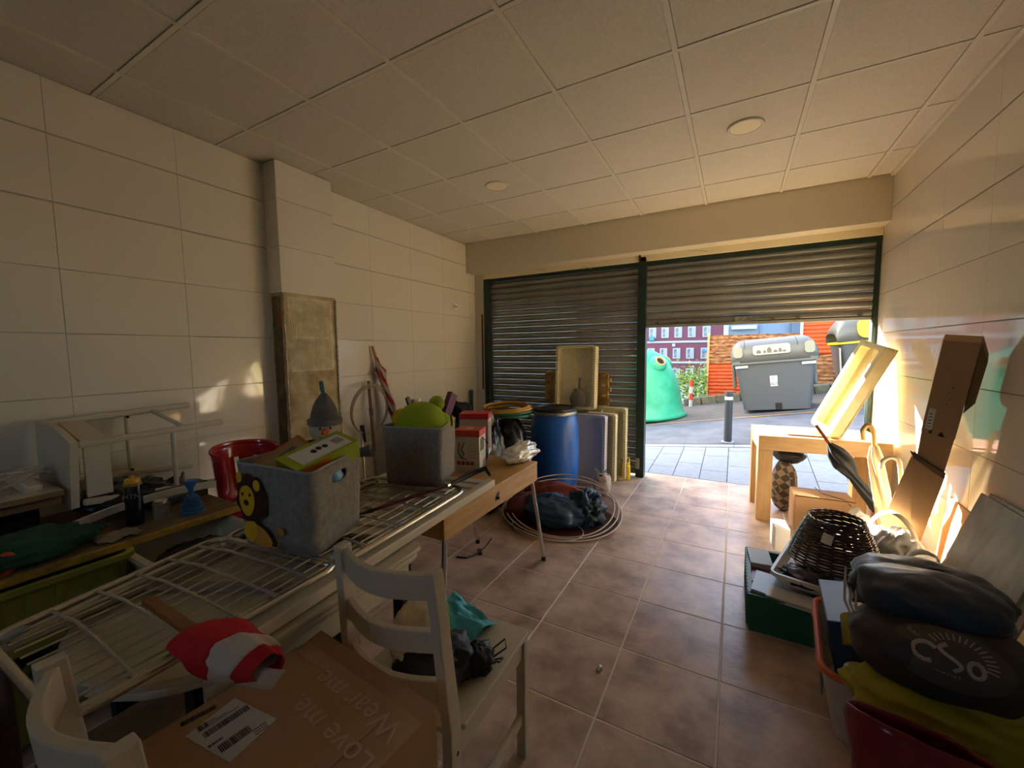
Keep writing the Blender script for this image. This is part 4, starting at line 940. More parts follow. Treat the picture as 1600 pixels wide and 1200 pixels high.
# ============================================================ chairs, box and flag in the foreground
def chair(name, lab, loc, rz):
    t = thing(name, lab, 'chair', loc, rz)
    wt, ws = 0.160, 0.180      # half widths at the top of the back and at the seat
    for s in (-1, 1):
        b = B(); pts = [(s * ws, -0.05, 0), (s * ws, -0.004, 0.40), (s * (ws - 0.003), 0.0, 0.47), (s * wt, -0.035, 0.905)]
        L_ = B(); sec = ((0.030, 0.040), (0.030, 0.046), (0.030, 0.046), (0.028, 0.040)); vs = []
        for (x, y, z), (wx, wy) in zip(pts, sec):
            vs += [(x - wx / 2, y - wy / 2, z), (x + wx / 2, y - wy / 2, z), (x + wx / 2, y + wy / 2, z), (x - wx / 2, y + wy / 2, z)]
        fs = [(3, 2, 1, 0), (12, 13, 14, 15)] + [(k * 4 + i, k * 4 + (i + 1) % 4, k * 4 + 4 + (i + 1) % 4, k * 4 + 4 + i) for k in range(3) for i in range(4)]
        p = L_.add(vs, fs).build('back_post', m_chairp, t, bevel=0.003)
        for zz, yy in ((0.862, -0.032), (0.40, 0.0)):
            B().tube([(s * (wt if zz > .5 else ws) + s * 0.0135, yy, zz), (s * (wt if zz > .5 else ws) + s * 0.0155, yy, zz)], 0.006, 10).build('screw_cap', m_blk, p)
        B().prism([(s * (ws + 0.002) - 0.017, 0.395), (s * (ws + 0.002) + 0.017, 0.395), (s * (ws + 0.002) + 0.017, 0.43), (s * (ws + 0.002) - 0.017, 0.43)], 0, 0.438).build('leg', m_chairp, t, bevel=0.003)
        B().box(s * ws - 0.010, s * ws + 0.010, 0.024, 0.394, 0.375, 0.436).build('apron', m_chairp, t, bevel=0.002)
        B().box(s * ws - 0.009, s * ws + 0.009, -0.02, 0.394, 0.13, 0.165).build('stretcher', m_chairp, t, bevel=0.002)
    B().box(-ws + 0.018, ws - 0.018, 0.402, 0.422, 0.375, 0.436).build('apron', m_chairp, t, bevel=0.002)
    o = [(-ws + 0.02, -0.005)] + [(ws - 0.02, -0.005), (ws - 0.016, 0.03), (ws + 0.02, 0.03), (ws + 0.02, 0.425), (ws + 0.005, 0.44), (-ws - 0.005, 0.44), (-ws - 0.02, 0.425), (-ws - 0.02, 0.03), (-ws + 0.016, 0.03)]
    B().prism(o, 0.4385, 0.455).build('seat', m_chairp, t, bevel=0.004)
    for z0, z1 in ((0.825, 0.895), (0.68, 0.742), (0.54, 0.602)):
        f0 = (z0 - 0.47) / 0.435; 
        def rf(u, v, z0=z0, z1=z1):
            z = z0 + (z1 - z0) * v; k = (z - 0.47) / 0.435; hw = ws + (wt - ws) * k - 0.012
            return (-hw + 2 * hw * u, -0.035 * k - 0.045 * math.sin(PI * u), z)
        B().grid(rf, 15, 2).build('back_slat', m_chairp, t, solid=0.018, bevel=0.003)
    return t
ch = chair('dining_chair', 'white ladder-back chair holding bags on its seat in the middle foreground', (-0.795, 0.77, 0), 0.03)
ch2 = copy_tree(ch, (-0.885, 0.225, 0), (0, 0, -0.02), 'white ladder-back chair at the bottom left corner carrying the cardboard box')
for o_ in (ch, ch2): o_['group'] = 'white ladder-back chairs'
# cardboard box lying on the seat of the second chair
P0, Px, Py = Vector((-1.034, 0.30, 0.648)), Vector((1, -0.075, 0.0)).normalized(), None
cb = thing('cardboard_box', 'brown cardboard mail order box with white shipping label and pale lettering', 'box', (-0.80, 0.47, 0.4565), -0.09)
bw, bd, bh = 0.45, 0.40, 0.195
B().box(-bw / 2, bw / 2, -bd / 2, bd / 2, 0, bh - 0.001).build('body', m_card, cb, bevel=0.002)
B().box(-bw / 2 + 0.004, bw / 2 - 0.075, -bd / 2 + 0.003, bd / 2 - 0.075, bh - 0.0005, bh + 0.0032).build('front_flap', m_card, cb, bevel=0.0015)
T_ = Matrix.Translation((0, bd / 2, bh)) @ Matrix.Rotation(0.16, 4, 'X')
B().box(-bw / 2, bw / 2, -0.085, 0.0, 0.002, 0.0055, T=T_).build('raised_flap', m_card, cb, bevel=0.001)
b = B()
for k in range(60): b.box(-bw / 2 + 0.006 + k * 0.0073, -bw / 2 + 0.009 + k * 0.0073, -0.0865, -0.0845, 0.001, 0.0055, T=T_)
b.build('corrugated_edge', m_cardin, cb)['kind'] = 'stuff'
B().box(bw / 2 - 0.003, bw / 2 + 0.0015, -bd / 2, bd / 2 - 0.03, 0.01, bh).build('side_flap', m_card, cb, bevel=0.001)
top = WM[cb.name]
def onbox(x, y, ang): return top @ Matrix.Translation((x, y, bh + 0.0034)) @ Matrix.Rotation(ang, 4, 'Z')
def onworld(x, y, deg): return frame((x, y, 0.6555), (math.cos(math.radians(deg)), math.sin(math.radians(deg)), 0), (-math.sin(math.radians(deg)), math.cos(math.radians(deg)), 0))
m_pale = mat('pale printed lettering', 'c8a988', 0.8)
text('Wear me.', 0.074, m_pale, 'lettering', cb, onworld(-0.735, 0.572, 176), sx=1.0)
text('Love me.', 0.074, m_pale, 'lettering', cb, onworld(-0.722, 0.495, 174), sx=1.0)
text('zalando', 0.026, m_pale, 'lettering', cb, onworld(-0.95, 0.604, 174))
WL = frame((-0.905, 0.405, 0.6556), (-0.965, -0.10, 0), (0.1, -0.965, 0))
lb = B().box(-0.070, 0.070, -0.050, 0.050, 0, 0.0006, T=WL).build('shipping_label', mat('white shipping label', 'd5cec0', 0.5), cb, world=True)
b = B(); random.seed(5)
def bars(b, T, x0, x1, y0, y1):
    x = x0
    while x < x1:
        w_ = random.choice((0.0008, 0.0014, 0.002)); b.box(x, x + w_, y0, y1, 0.0007, 0.001, T=T); x += w_ + random.choice((0.0008, 0.0013))
WT = frame((-0.905, 0.405, 0.6556), (-0.10, -0.965, 0), (0.965, -0.1, 0)) @ Matrix.Rotation(PI, 4, 'Z')
bars(b, WT, -0.035, 0.020, -0.045, -0.022); bars(b, WT, -0.042, 0.042, 0.018, 0.036); bars(b, WT, -0.046, -0.02, -0.012, -0.006)
for k in range(3): b.box(-0.045, 0.03 - 0.02 * k, 0.045 + 0.006 * k, 0.0465 + 0.006 * k, 0.0007, 0.001, T=WT); b.box(0.02, 0.046, -0.06 + 0.007 * k, -0.058 + 0.007 * k, 0.0007, 0.001, T=WT)
b.build('barcode_print', m_blk, lb, world=True)['kind'] = 'stuff'
text('ES', 0.02, m_blk, 'lettering', lb, WT @ Matrix.Translation((-0.034, 0.054, 0.0008)))
b = B(); bars(b, frame((-1.0, 0.385, 0.6556), (0.25, 0.95, 0), (-0.95, 0.25, 0)), -0.03, 0.03, -0.006, 0.008); b.build('barcode_print', m_blk, cb, world=True)['kind'] = 'stuff'
# red and white flag wound on a stick
t = thing('flag_stick', 'wooden stick wrapped in a red and white flag, lying on the drying rack', 'flag', (-1.0, 0.37, 0.80))
sa, sb = Vector((-1.26, 0.40, 0.835)), Vector((-0.90, 0.385, 0.850))
B().bar(sa, sb, 0.024, 0.016).build('stick', mat('brown wooden stick', 'a06a34', 0.6, col2='86552a', ns=8, stretch=(1, 8, 8)), t, world=True, bevel=0.002)
def flagf(u, v):
    s = v; p = Vector((-0.975, 0.385, 0.845)).lerp(Vector((-0.80, 0.43, 0.815)), s)
    r = 0.026 + 0.026 * math.sin(PI * min(1, s * 0.8 + 0.2)) ; a = 2 * PI * u
    r *= 1 + 0.22 * nz((math.cos(a) * 1.3, math.sin(a) * 1.3, s * 2), 1.5) + 0.12 * math.sin(3 * a + 4 * s)
    q = p + Vector((0.25 * math.cos(a) * r, math.cos(a) * r * 1.1, math.sin(a) * r * 0.8)); q.z = max(q.z, 0.797)
    return q
fr = mat('red flag cloth', 'c4121f', 0.75); fwh = mat('white flag cloth', 'cdbfae', 0.8)
B().grid(lambda u, v: flagf(u, v * 0.56), 30, 12, cu=True).build('red_cloth', fr, t, world=True, smooth='all', solid=0.002)
B().grid(lambda u, v: flagf(u, 0.56 + v * 0.28), 30, 8, cu=True).build('white_cloth', fwh, t, world=True, smooth='all', solid=0.002)
B().grid(lambda u, v: flagf(u, 0.84 + v * 0.16), 30, 6, cu=True).build('red_cloth', fr, t, world=True, smooth='all', solid=0.002)
B().grid(lambda u, v: (-0.90 + 0.13 * u, 0.355 + 0.06 * u + 0.03 * v, 0.795 + 0.006 * math.sin(5 * u) + 0.02 * v), 12, 5).build('white_cloth', fwh, t, world=True, smooth='all', solid=0.002)
# things on the chair seat
blk = mat('black nylon', '121215', 0.55, bump=0.2, bs=20)
t = thing('drawstring_bag', 'black drawstring bag slumped on the chair seat', 'bag', (-0.74, 0.95, 0.455))
blob((-0.775, 0.90, 0.505), (0.11, 0.11, 0.065), 61, 0.22, 2.4, 50, 30, flat=0.4565, ridge=0.5).build('bag_body', blk, t, world=True, smooth='all')
blob((-0.68, 0.985, 0.487), (0.05, 0.055, 0.04), 62, 0.22, 3.0, 40, 24, flat=0.4565, ridge=0.6).build('gathered_mouth', blk, t, world=True, smooth='all')
b = B()
b.tube([(-0.65, 1.01, 0.50), (-0.62, 1.06, 0.52), (-0.61, 1.05, 0.50), (-0.64, 1.02, 0.48)], 0.0028, 6); b.tube([(-0.64, 1.00, 0.48), (-0.605, 1.0, 0.49), (-0.61, 1.03, 0.48), (-0.65, 1.01, 0.47)], 0.0028, 6)
b.build('cord', m_blk, t, world=True, smooth=True)
text('KIABI', 0.02, mat('white print', 'd8d8d8', 0.6), 'lettering', t, frame((-0.83, 0.81, 0.555), (0.8, -0.3, 0.3), (0, 0.6, 0.8)))
tag(blob((-0.86, 0.93, 0.53), (0.07, 0.10, 0.13), 64, 0.14, 2.0, 40, 26, flat=0.4565, ridge=0.3).build('tote_bag', mat('cream tote cloth', 'd6c8a6', 0.8), smooth='all'), 'cream cloth tote bag bulging behind the chair slats', 'bag')
t = thing('plastic_folder', 'grey white folder with a lime green edge behind the chair slats', 'folder', (-0.90, 0.98, 0.456))
B().bar((-0.87, 1.02, 0.4565), (-0.875, 1.03, 0.60), 0.10, 0.006, (1, 0, 0)).build('sheet', mat('grey white plastic', 'cfcabf', 0.4), t, world=True, bevel=0.002)
B().tube(cr([(-0.915, 1.03, 0.60), (-0.87, 1.03, 0.603), (-0.825, 1.028, 0.59), (-0.815, 1.02, 0.47)]), 0.004, 6).build('lime_edge', mat('lime plastic edge', '8fc23a', 0.4), t, world=True)
tag(cloth((-0.84, 1.135, 0.4565), 0.22, 0.13, 0.030, 71, 26, 20, rz=-0.15, fz=lambda u, v: 0.02 * (1 - u)).build('cyan_cloth', mat('cyan non-woven cloth', '52b6c8', 0.75), smooth='all', solid=0.003), 'folded cyan non-woven cloth bag on the chair seat', 'cloth')
# ribbed mat and brown box under the table at the lower left
t = thing('ribbed_mat', 'brown ribbed cardboard sheet lying under the cream table', 'sheet', (-1.25, 0.45, 0.25))
B().grid(lambda u, v: (-1.52 + 0.42 * u, 0.25 + 0.32 * v, 0.41 + 0.004 * math.sin(u * 2 * PI * 26)), 160, 2).build('ribbing', mat('ribbed brown card', '8a6a48', 0.8), t, world=True, smooth='all', solid=0.006)
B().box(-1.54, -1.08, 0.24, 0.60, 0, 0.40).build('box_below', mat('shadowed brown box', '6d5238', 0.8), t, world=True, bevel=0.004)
t = thing('leather_armrest', 'dark brown upholstered block at the far lower left corner', 'armchair', (-1.68, 0.10, 0))
B().prism(rrect(0.30, 0.34, 0.06, 5, -1.68, 0.06), 0, 0.68).build('armrest', mat('dark brown leather', '3a2115', 0.4), t, world=True, smooth=True)

# ============================================================ barrel, foam boxes and bits by the closed shutter
t = thing('barrel', 'blue plastic barrel with black lid and grey clamp ring', 'barrel', (-1.61, 3.82, 0))
m_bar = mat('blue barrel plastic', '1d5fb4', 0.38)
B().lathe([(0, 0), (0.205, 0), (0.222, 0.02), (0.238, 0.12), (0.248, 0.3), (0.25, 0.5), (0.243, 0.66), (0.225, 0.76), (0.21, 0.79), (0.205, 0.80), (0, 0.80)], 48).build('drum', m_bar, t, smooth=True)
B().lathe([(0.206, 0.795), (0.224, 0.797), (0.227, 0.812), (0.224, 0.828), (0.206, 0.83)], 48, cap=False).build('clamp_ring', mat('galvanised ring', '9a9a92', 0.4, metal=0.7), t, smooth=True)
B().lathe([(0, 0.80), (0.214, 0.80), (0.222, 0.83), (0.222, 0.858), (0.212, 0.866), (0.20, 0.864), (0.193, 0.846), (0, 0.844)], 48).build('lid', mat('black lid plastic', '1b1d22', 0.4), t, smooth=True)
B().tube([(0.02, -0.236, 0.81), (0.08, -0.226, 0.81), (0.11, -0.212, 0.815)], 0.008, 8).build('clamp_lever', m_alu, t, smooth=True)
m_foam = mat('yellowed expanded foam', 'e2d6ac', 0.8, col2='d4c798', ns=30, bump=0.4, bs=140)
m_foamw = mat('bluish white foam', 'b9b6bc', 0.8)
def foam_box(lab, T, w_, L_, d_, wall=0.028, m=m_foam, notch=True):
    """open foam box standing on its short end; local x across, y up, z out of the open face"""
    loc = T.to_translation(); t = thing('foam_box', lab, 'foam box', loc, rot=T.to_euler())
    b = B()
    b.box(-w_ / 2, w_ / 2, 0, L_, 0, 0.02); b.build('bottom_panel', m, t, bevel=0.004)
    o = rrect(w_, L_, 0.035, 4, 0, L_ / 2); i_ = rrect(w_ - 2 * wall, L_ - 2 * wall, 0.02, 4, 0, L_ / 2); n = len(o)
    vs = [(x, y, 0.0) for x, y in o] + [(x, y, d_) for x, y in o] + [(x, y, d_) for x, y in i_] + [(x, y, 0.018) for x, y in i_]
    fs = []
    for r in range(4): fs += [(r * n + k, r * n + (k + 1) % n, ((r + 1) % 4) * n + (k + 1) % n, ((r + 1) % 4) * n + k) for k in range(n)]
    B().add(vs, fs).build('wall_ring', m, t, smooth=True)
    if notch:
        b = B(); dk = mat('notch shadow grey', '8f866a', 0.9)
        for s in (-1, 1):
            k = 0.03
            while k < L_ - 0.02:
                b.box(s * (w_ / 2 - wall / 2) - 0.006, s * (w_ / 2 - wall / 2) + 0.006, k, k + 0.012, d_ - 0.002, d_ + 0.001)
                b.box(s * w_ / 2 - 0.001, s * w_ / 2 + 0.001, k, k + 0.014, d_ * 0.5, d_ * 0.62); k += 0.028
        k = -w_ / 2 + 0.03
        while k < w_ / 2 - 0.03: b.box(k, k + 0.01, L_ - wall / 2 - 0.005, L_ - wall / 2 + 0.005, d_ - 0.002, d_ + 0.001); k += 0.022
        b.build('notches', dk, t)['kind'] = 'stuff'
    return t
vx = Vector((0.955, 0.10, 0))
foam_box('tall open foam fish box standing upright on the other foam boxes', frame((-1.585, 4.44, 0.765), (1, 0.06, 0), (0, 0.09, 1)), 0.46, 0.72, 0.14)
foam_box('bluish white foam box standing on the floor right of the barrel', frame((-1.36, 4.20, 0.003), (1, 0.0, 0), (0, 0.05, 1)), 0.38, 0.745, 0.10, m=m_foamw, notch=True)
foam_box('cream foam box standing on edge behind the bluish one', frame((-1.265, 4.33, 0.003), (1, 0.0, 0), (0, 0.04, 1)), 0.34, 0.75, 0.09)
foam_box('rearmost cream foam box standing next to the shutter', frame((-1.17, 4.48, 0.003), (1, 0.0, 0), (0, 0.02, 1)), 0.30, 0.80, 0.09)
t = thing('metal_scoop', 'grey metal scoop leaning inside the tall foam box', 'scoop', (-1.55, 4.36, 0.80))
B().tube([(-1.535, 4.37, 1.13), (-1.54, 4.365, 1.0)], 0.013, 8).build('handle', mat('grey worn metal', '7a7264', 0.5, metal=0.4), t, world=True, smooth=True)
B().grid(lambda u, v: (-1.545 + (0.10 * math.sin(PI * (0.25 + 0.5 * v)) * (u - 0.5) * 2 * (0.5 + 0.5 * min(1, v * 2))), 4.35 - 0.03 * math.sin(PI * u), 1.01 - 0.22 * v), 14, 8).build('blade', mat('grey worn metal'), t, world=True, smooth='all', solid=0.003)
t = thing('bread_crate', 'yellowed plastic crate with cut handles behind the tall foam box', 'crate', (-1.62, 4.54, 0.80))
m_yc = mat('yellowed crate plastic', 'b3904e', 0.6, col2='8d6a34', ns=8)
b = B(); b.box(-2.02, -1.26, 4.55, 4.57, 0.805, 1.17); b.build('base_panel', m_yc, t, world=True, bevel=0.003)
B().tube([(-2.02, 4.53, 0.81), (-2.02, 4.53, 1.15), (-1.99, 4.53, 1.18), (-1.29, 4.53, 1.18), (-1.255, 4.53, 1.15), (-1.255, 4.53, 0.81)], 0.014, 8).build('rim', m_yc, t, world=True, smooth=True)
for z in (0.87, 0.99, 1.10):
    B().cbox((-1.235, 4.52, z), (0.04, 0.04, 0.045)).build('lug', m_yc, t, world=True, bevel=0.006); B().cbox((-1.30, 4.525, z + .05), (0.05, 0.03, 0.03)).build('lug', m_yc, t, world=True, bevel=0.006)
    B().cbox((-1.99, 4.525, z), (0.05, 0.03, 0.06)).build('lug', m_yc, t, world=True, bevel=0.006)
tag(B().box(-1.95, -1.28, 4.53, 4.60, 0.0, 0.80).build('foam_stack', m_foam, bevel=0.006), 'thick foam slab behind the barrel carrying the yellowed crate', 'foam slab')
t = thing('potted_plant', 'small plant in a whitish stained bag pot by the foam boxes', 'plant', (-1.14, 3.92, 0))
blob((-1.14, 3.92, 0.10), (0.085, 0.085, 0.115), 81, 0.08, 2.5, 36, 24, flat=0.0, ridge=0.3, pw=0.7).build('pot', mat('stained white sack', 'b8aca0', 0.7, col2='9c6a5c', ns=14, lo=0.5, hi=0.7), t, world=True, smooth='all')
B().lathe([(0, 0.19), (0.07, 0.19), (0.06, 0.205), (0, 0.21)], 16).build('soil', mat('dark soil', '3a332a', 0.95), t)
lf = mat('grey green leaf', '5c6e3a', 0.7); random.seed(9)
for k in range(9):
    a = random.uniform(0, 2 * PI); l = random.uniform(0.05, 0.09); d = Vector((math.cos(a), math.sin(a), random.uniform(0.3, 1.1))); p = Vector((-1.14, 3.92, 0.20))
    B().tube([p + d * 0.01, p + d * l * 0.6, p + d * l + Vector((0, 0, -0.01))], [0.004, 0.009, 0.002], 6, flat=0.3).build('leaf', lf, t, world=True, smooth=True)
B().tube([(-1.17, 3.9, 0.2), (-1.20, 3.88, 0.26)], 0.004, 6).build('stem', lf, t, world=True)
t = thing('jerry_can', 'small yellow plastic bottle with handle by the shutter', 'bottle', (-1.035, 4.47, 0))
m_jy = mat('yellow plastic', 'd9b41a', 0.4)
B().prism(rrect(0.105, 0.08, 0.03, 5), 0, 0.17).build('bottle_body', m_jy, t, smooth=True, bevel=0.01)
B().prism(rrect(0.09, 0.07, 0.03, 5), 0.17, 0.20).build('shoulder', m_jy, t, smooth=True, bevel=0.006)
B().lathe([(0, 0.2), (0.018, 0.2), (0.018, 0.225), (0, 0.225)], 14, (-0.025, 0, 0)).build('cap', mat('dark cap', '3a3420', 0.5), t, smooth=True)
B().tube([(0.045, 0, 0.19), (0.04, 0, 0.245), (0.005, 0, 0.25), (-0.01, 0, 0.2)], 0.008, 8).build('handle', m_jy, t, smooth=True)
# collapsed red mesh hoop basket with blue bag
HC = Vector((-1.26, 3.15, 0.0))
t = thing('mesh_hamper', 'collapsed red mesh hamper with white wire hoops on the floor', 'hamper', tuple(HC))
def hoop(rx, ry, cz, tilt, dx=0, dy=0, w_=0.0):
    R = Euler((0, 0, 0.33)).to_matrix() @ Euler((tilt, 0, 0)).to_matrix(); o = []
    for i in range(56):
        a = 2 * PI * i / 56; q = R @ Vector((rx * math.cos(a), ry * math.sin(a), w_ * math.sin(2 * a))); o.append(HC + Vector((dx, dy, cz)) + q)
    return o
mw_ = mat('white coated hoop wire', 'd8cbb8', 0.5)
hs = [(0.50, 0.43, 0.085, 0.16), (0.475, 0.41, 0.125, 0.26), (0.44, 0.39, 0.15, 0.34)]
for rx, ry, cz, tl in hs: 
    B().tube([Vector((p.x, p.y, max(p.z, 0.008))) for p in hoop(rx, ry, cz, tl, 0, -0.02, 0.012)], 0.005, 6, closed=True).build('hoop_wire', mw_, t, world=True, smooth=True)
B().tube([HC + Vector((-0.02 + 0.30 * math.cos(a), -0.28 + 0.17 * math.sin(a), 0.03 + 0.02 * math.sin(a))) for a in [2 * PI * i / 40 for i in range(40)]], 0.004, 6, closed=True).build('hoop_wire', mw_, t, world=True, smooth=True)
m_mesh = mat('red mesh fabric', '7c2a22', 0.8, alpha=0.62, col2='93402f', ns=40)
r0 = hoop(0.50, 0.43, 0.085, 0.16, 0, -0.02, 0.012); r1 = hoop(0.44, 0.39, 0.15, 0.34, 0, -0.02, 0.012); n_ = len(r0)
base = [HC + Vector(((p - HC).x * 0.93, (p - HC).y * 0.93, 0.006)) for p in r0]
B().add([Vector((p.x, p.y, max(p.z, 0.008))) for p in r0] + base, [(i, (i + 1) % n_, (i + 1) % n_ + n_, i + n_) for i in range(n_)]).build('mesh_side', m_mesh, t, world=True, smooth='all')
B().add(base + [HC + (p - HC) * 0.001 + Vector((0, 0, 0.006)) for p in base], [(i, (i + 1) % n_, (i + 1) % n_ + n_, i + n_) for i in range(n_)]).build('mesh_base', mat('dark red mesh base', '4a1d18', 0.85), t, world=True)
blob(HC + Vector((-0.14, 0.18, 0.12)), (0.30, 0.15, 0.12), 91, 0.15, 2, 36, 22, flat=0.008, ridge=0.4).build('folded_net', mat('brick red net', '8c3f30', 0.8), t, world=True, smooth='all')
blob(HC + Vector((-0.33, -0.05, 0.09)), (0.14, 0.25, 0.09), 92, 0.15, 2, 36, 22, flat=0.008, ridge=0.4).build('folded_net', mat('dark red net', '5a2019', 0.8), t, world=True, smooth='all')
m_blue = mat('steel blue nylon', '2f4f6c', 0.5, bump=0.15, bs=12)
t = thing('blue_bag', 'crumpled steel blue bag lying inside the red hamper', 'bag', tuple(HC + Vector((0.04, -0.10, 0.02))))
blob(HC + Vector((-0.02, -0.12, 0.115)), (0.25, 0.18, 0.12), 93, 0.22, 2.0, 60, 36, flat=0.012, ridge=0.5).build('bag_body', m_blue, t, world=True, smooth='all')
blob(HC + Vector((0.20, -0.0, 0.12)), (0.13, 0.15, 0.13), 95, 0.35, 2.6, 60, 36, flat=0.012, ridge=0.9).build('bag_top', mat('dark teal blue nylon', '1f3c4c', 0.5), t, world=True, smooth='all')
t = thing('wire_hook', 'thin wire hook tool lying on the floor under the desk', 'hook', (-1.56, 2.35, 0))
b = B(); b.tube([(-1.60, 2.55, 0.006), (-1.57, 2.42, 0.006), (-1.565, 2.30, 0.006), (-1.60, 2.22, 0.006), (-1.67, 2.20, 0.006)], 0.005, 6); b.build('wire', m_blk, t, world=True, smooth=True)
B().cbox((-1.565, 2.33, 0.008), (0.03, 0.07, 0.012), (0, 0, 0.7)).build('clip', m_blk, t, world=True)
tag(blob((-0.495, 1.687, 0.008), (0.012, 0.018, 0.009), 7, 0.3, 2, 14, 10, flat=0.0005).build('foil_scrap', mat('crumpled foil', 'd8d2c6', 0.35, metal=0.5), smooth='all'), 'tiny scrap of crumpled white foil on the open floor', 'scrap')

# ============================================================ right side
m_oak = mat('light oak veneer', 'd3ab6e', 0.45, col2='c49b5e', ns=6, nd=4, stretch=(1, 6, 6))
m_oakv = mat('light oak veneer upright', 'd3ab6e', 0.45, col2='c49b5e', ns=6, nd=4, stretch=(6, 6, 1))
t = thing('oak_table', 'thick legged light oak table by the open shutter', 'table', (0.19, 3.885, 0), 0.07)
B().box(0, 0.86, 0, 0.54, 0.600, 0.720).build('tabletop', m_oak, t, bevel=0.003)
for x, y in ((0, 0), (0.755, 0), (0, 0.435), (0.755, 0.435)): B().box(x, x + 0.105, y, y + 0.105, 0, 0.5995).build('leg', m_oakv, t, bevel=0.003)
t = thing('red_envelope', 'flat red and orange card lying on the oak table', 'card', (0.55, 4.10, 0.7265), 0.1)
B().prism([(-0.17, -0.10), (0.10, -0.12), (0.13, 0.10), (-0.13, 0.11)], 0, 0.003).build('card', mat('red orange card', 'c8552f', 0.5), t)
B().prism([(0.02, -0.115), (0.10, -0.12), (0.12, 0.04)], 0.0031, 0.0045).build('orange_flap', mat('orange card', 'e08a3c', 0.5), t)
t = thing('wire_hanger', 'thin wire hanger lying on the left end of the oak table', 'hanger', (0.33, 4.12, 0.7265))
b = B(); b.tube([(0.24, 4.33, 0.735), (0.33, 4.14, 0.729), (0.47, 4.2, 0.729), (0.42, 4.22, 0.73)], 0.004, 6); b.tube([(0.33, 4.14, 0.731), (0.38, 4.06, 0.729)], 0.003, 6); b.build('wire', mat('white wire', 'd8d2c8', 0.4), t, world=True, smooth=True)
# foam tray leaning on the table against the wall
LB, LTp = Vector((0.70, 4.15, 0.735)), Vector((0.995, 4.08, 1.44))
foam_box('narrow pale foam tray leaning from the oak table to the right wall', frame_y(LB, (0.30, -0.95, 0.0), LTp - LB), 0.34, 0.77, 0.085, wall=0.045, m=mat('cream foam', 'ecdfae', 0.75, bump=0.2, bs=120), notch=False).location = LB
# umbrellas
t = thing('umbrella', 'short black folded umbrella with wooden handle leaning on the oak table', 'umbrella', (0.7, 3.5, 0.2))
ua, ub = Vector((0.545, 3.72, 0.86)), Vector((0.90, 3.52, 0.30))
B().tube([ua, ua.lerp(ub, 0.24)], 0.0115, 10).build('handle', mat('reddish wood handle', '7a3a1c', 0.35), t, world=True, smooth=True)
b = B(); b.grid(umb_fn(ua.lerp(ub, 0.22), ub, [(0, 0.014), (0.12, 0.045), (0.3, 0.06), (0.48, 0.026), (0.9, 0.03), (1, 0.008)], folds=6), 48, 36, cu=True); b.build('canopy', mat('black umbrella cloth', '17171a', 0.7), t, world=True, smooth='all')
t = thing('umbrella', 'long beige umbrella with hooked wooden handle beside the black one', 'umbrella', (0.85, 3.4, 0.0))
ua, ub = Vector((0.80, 3.42, 0.88)), Vector((0.93, 3.42, 0.03))
b = B(); b.tube(cr([ua + Vector((-0.045, 0, -0.05)), ua + Vector((-0.05, 0, 0.01)), ua + Vector((-0.025, 0, 0.05)), ua + Vector((0.003, 0, 0.01)), ua.lerp(ub, 0.12)]), 0.014, 10); b.build('handle', mat('pale wood handle', 'd9b26a', 0.4), t, world=True, smooth=True)
B().grid(umb_fn(ua.lerp(ub, 0.1), ub, [(0, 0.018), (0.1, 0.034), (0.3, 0.036), (0.4, 0.04), (0.9, 0.026), (1, 0.008)], folds=5), 48, 40, cu=True).build('canopy', mat('beige umbrella cloth', 'cbb68c', 0.75), t, world=True, smooth='all')
t = thing('umbrella', 'white umbrella hook handle poking out before the cardboard column', 'umbrella', (0.87, 3.22, 0.0))
B().tube(cr([(0.80, 3.2, 0.70), (0.805, 3.2, 0.745), (0.835, 3.2, 0.775), (0.87, 3.2, 0.765), (0.885, 3.2, 0.72), (0.90, 3.21, 0.60)]), 0.012, 10).build('handle', mat('ivory handle', 'efe6d0', 0.4), t, world=True, smooth=True)
B().tube([(0.90, 3.21, 0.61), (0.92, 3.22, 0.5), (0.93, 3.23, 0.02)], [0.012, 0.026, 0.006], 10).build('canopy', mat('white umbrella cloth', 'e4dccb', 0.7), t, world=True, smooth=True)
# cartons and bags under and beside the table
t = thing('carton', 'open topped brown carton before the oak table with a cord across it', 'box', (0.63, 3.93, 0), 0.04)
B().box(-0.19, 0.19, -0.13, 0.13, 0, 0.275).build('body', m_card, t, bevel=0.002)
B().box(-0.19, 0.19, -0.131, 0.13, 0, 0.002, T=Matrix.Translation((0, -0.0, 0.277)) @ Matrix.Rotation(-0.05, 4, 'X')).build('top_flap', mat('pale kraft card', 'c49a62', 0.8), t)
B().tube([(-0.02, 0.12, 0.292), (0.0, -0.02, 0.290), (0.12, -0.12, 0.288), (0.16, -0.134, 0.25)], 0.003, 6).build('cord', m_blk, t)
text('VOX', 0.06, mat('faint orange print', 'c8874a', 0.7), 'lettering', t, WM[t.name] @ frame((0.09, -0.1305, 0.15), (1, 0, 0), (0, 0, 1)))
t = thing('small_box', 'small white box on the floor left of the brown carton', 'box', (0.32, 3.42, 0), 0.1)
B().box(-0.045, 0.045, -0.09, 0.09, 0, 0.17).build('body', mat('white box card', 'dcd5c8', 0.6), t, bevel=0.003)
t = thing('patterned_cushion', 'grey and beige triangle patterned cushion under the oak table', 'cushion', (0.42, 4.28, 0))
cm = bpy.data.materials.new('triangle pattern cloth'); cm.use_nodes = True; N = cm.node_tree.nodes; ck = N.new('ShaderNodeTexChecker'); tc = N.new('ShaderNodeTexCoord'); mp = N.new('ShaderNodeMapping')
mp.inputs['Rotation'].default_value = (0.5, 0.6, 0.78); mp.inputs['Scale'].default_value = (20, 20, 20); ck.inputs['Color1'].default_value = srgb('4a423c') + (1,); ck.inputs['Color2'].default_value = srgb('8f8068') + (1,); ck.inputs['Scale'].default_value = 1
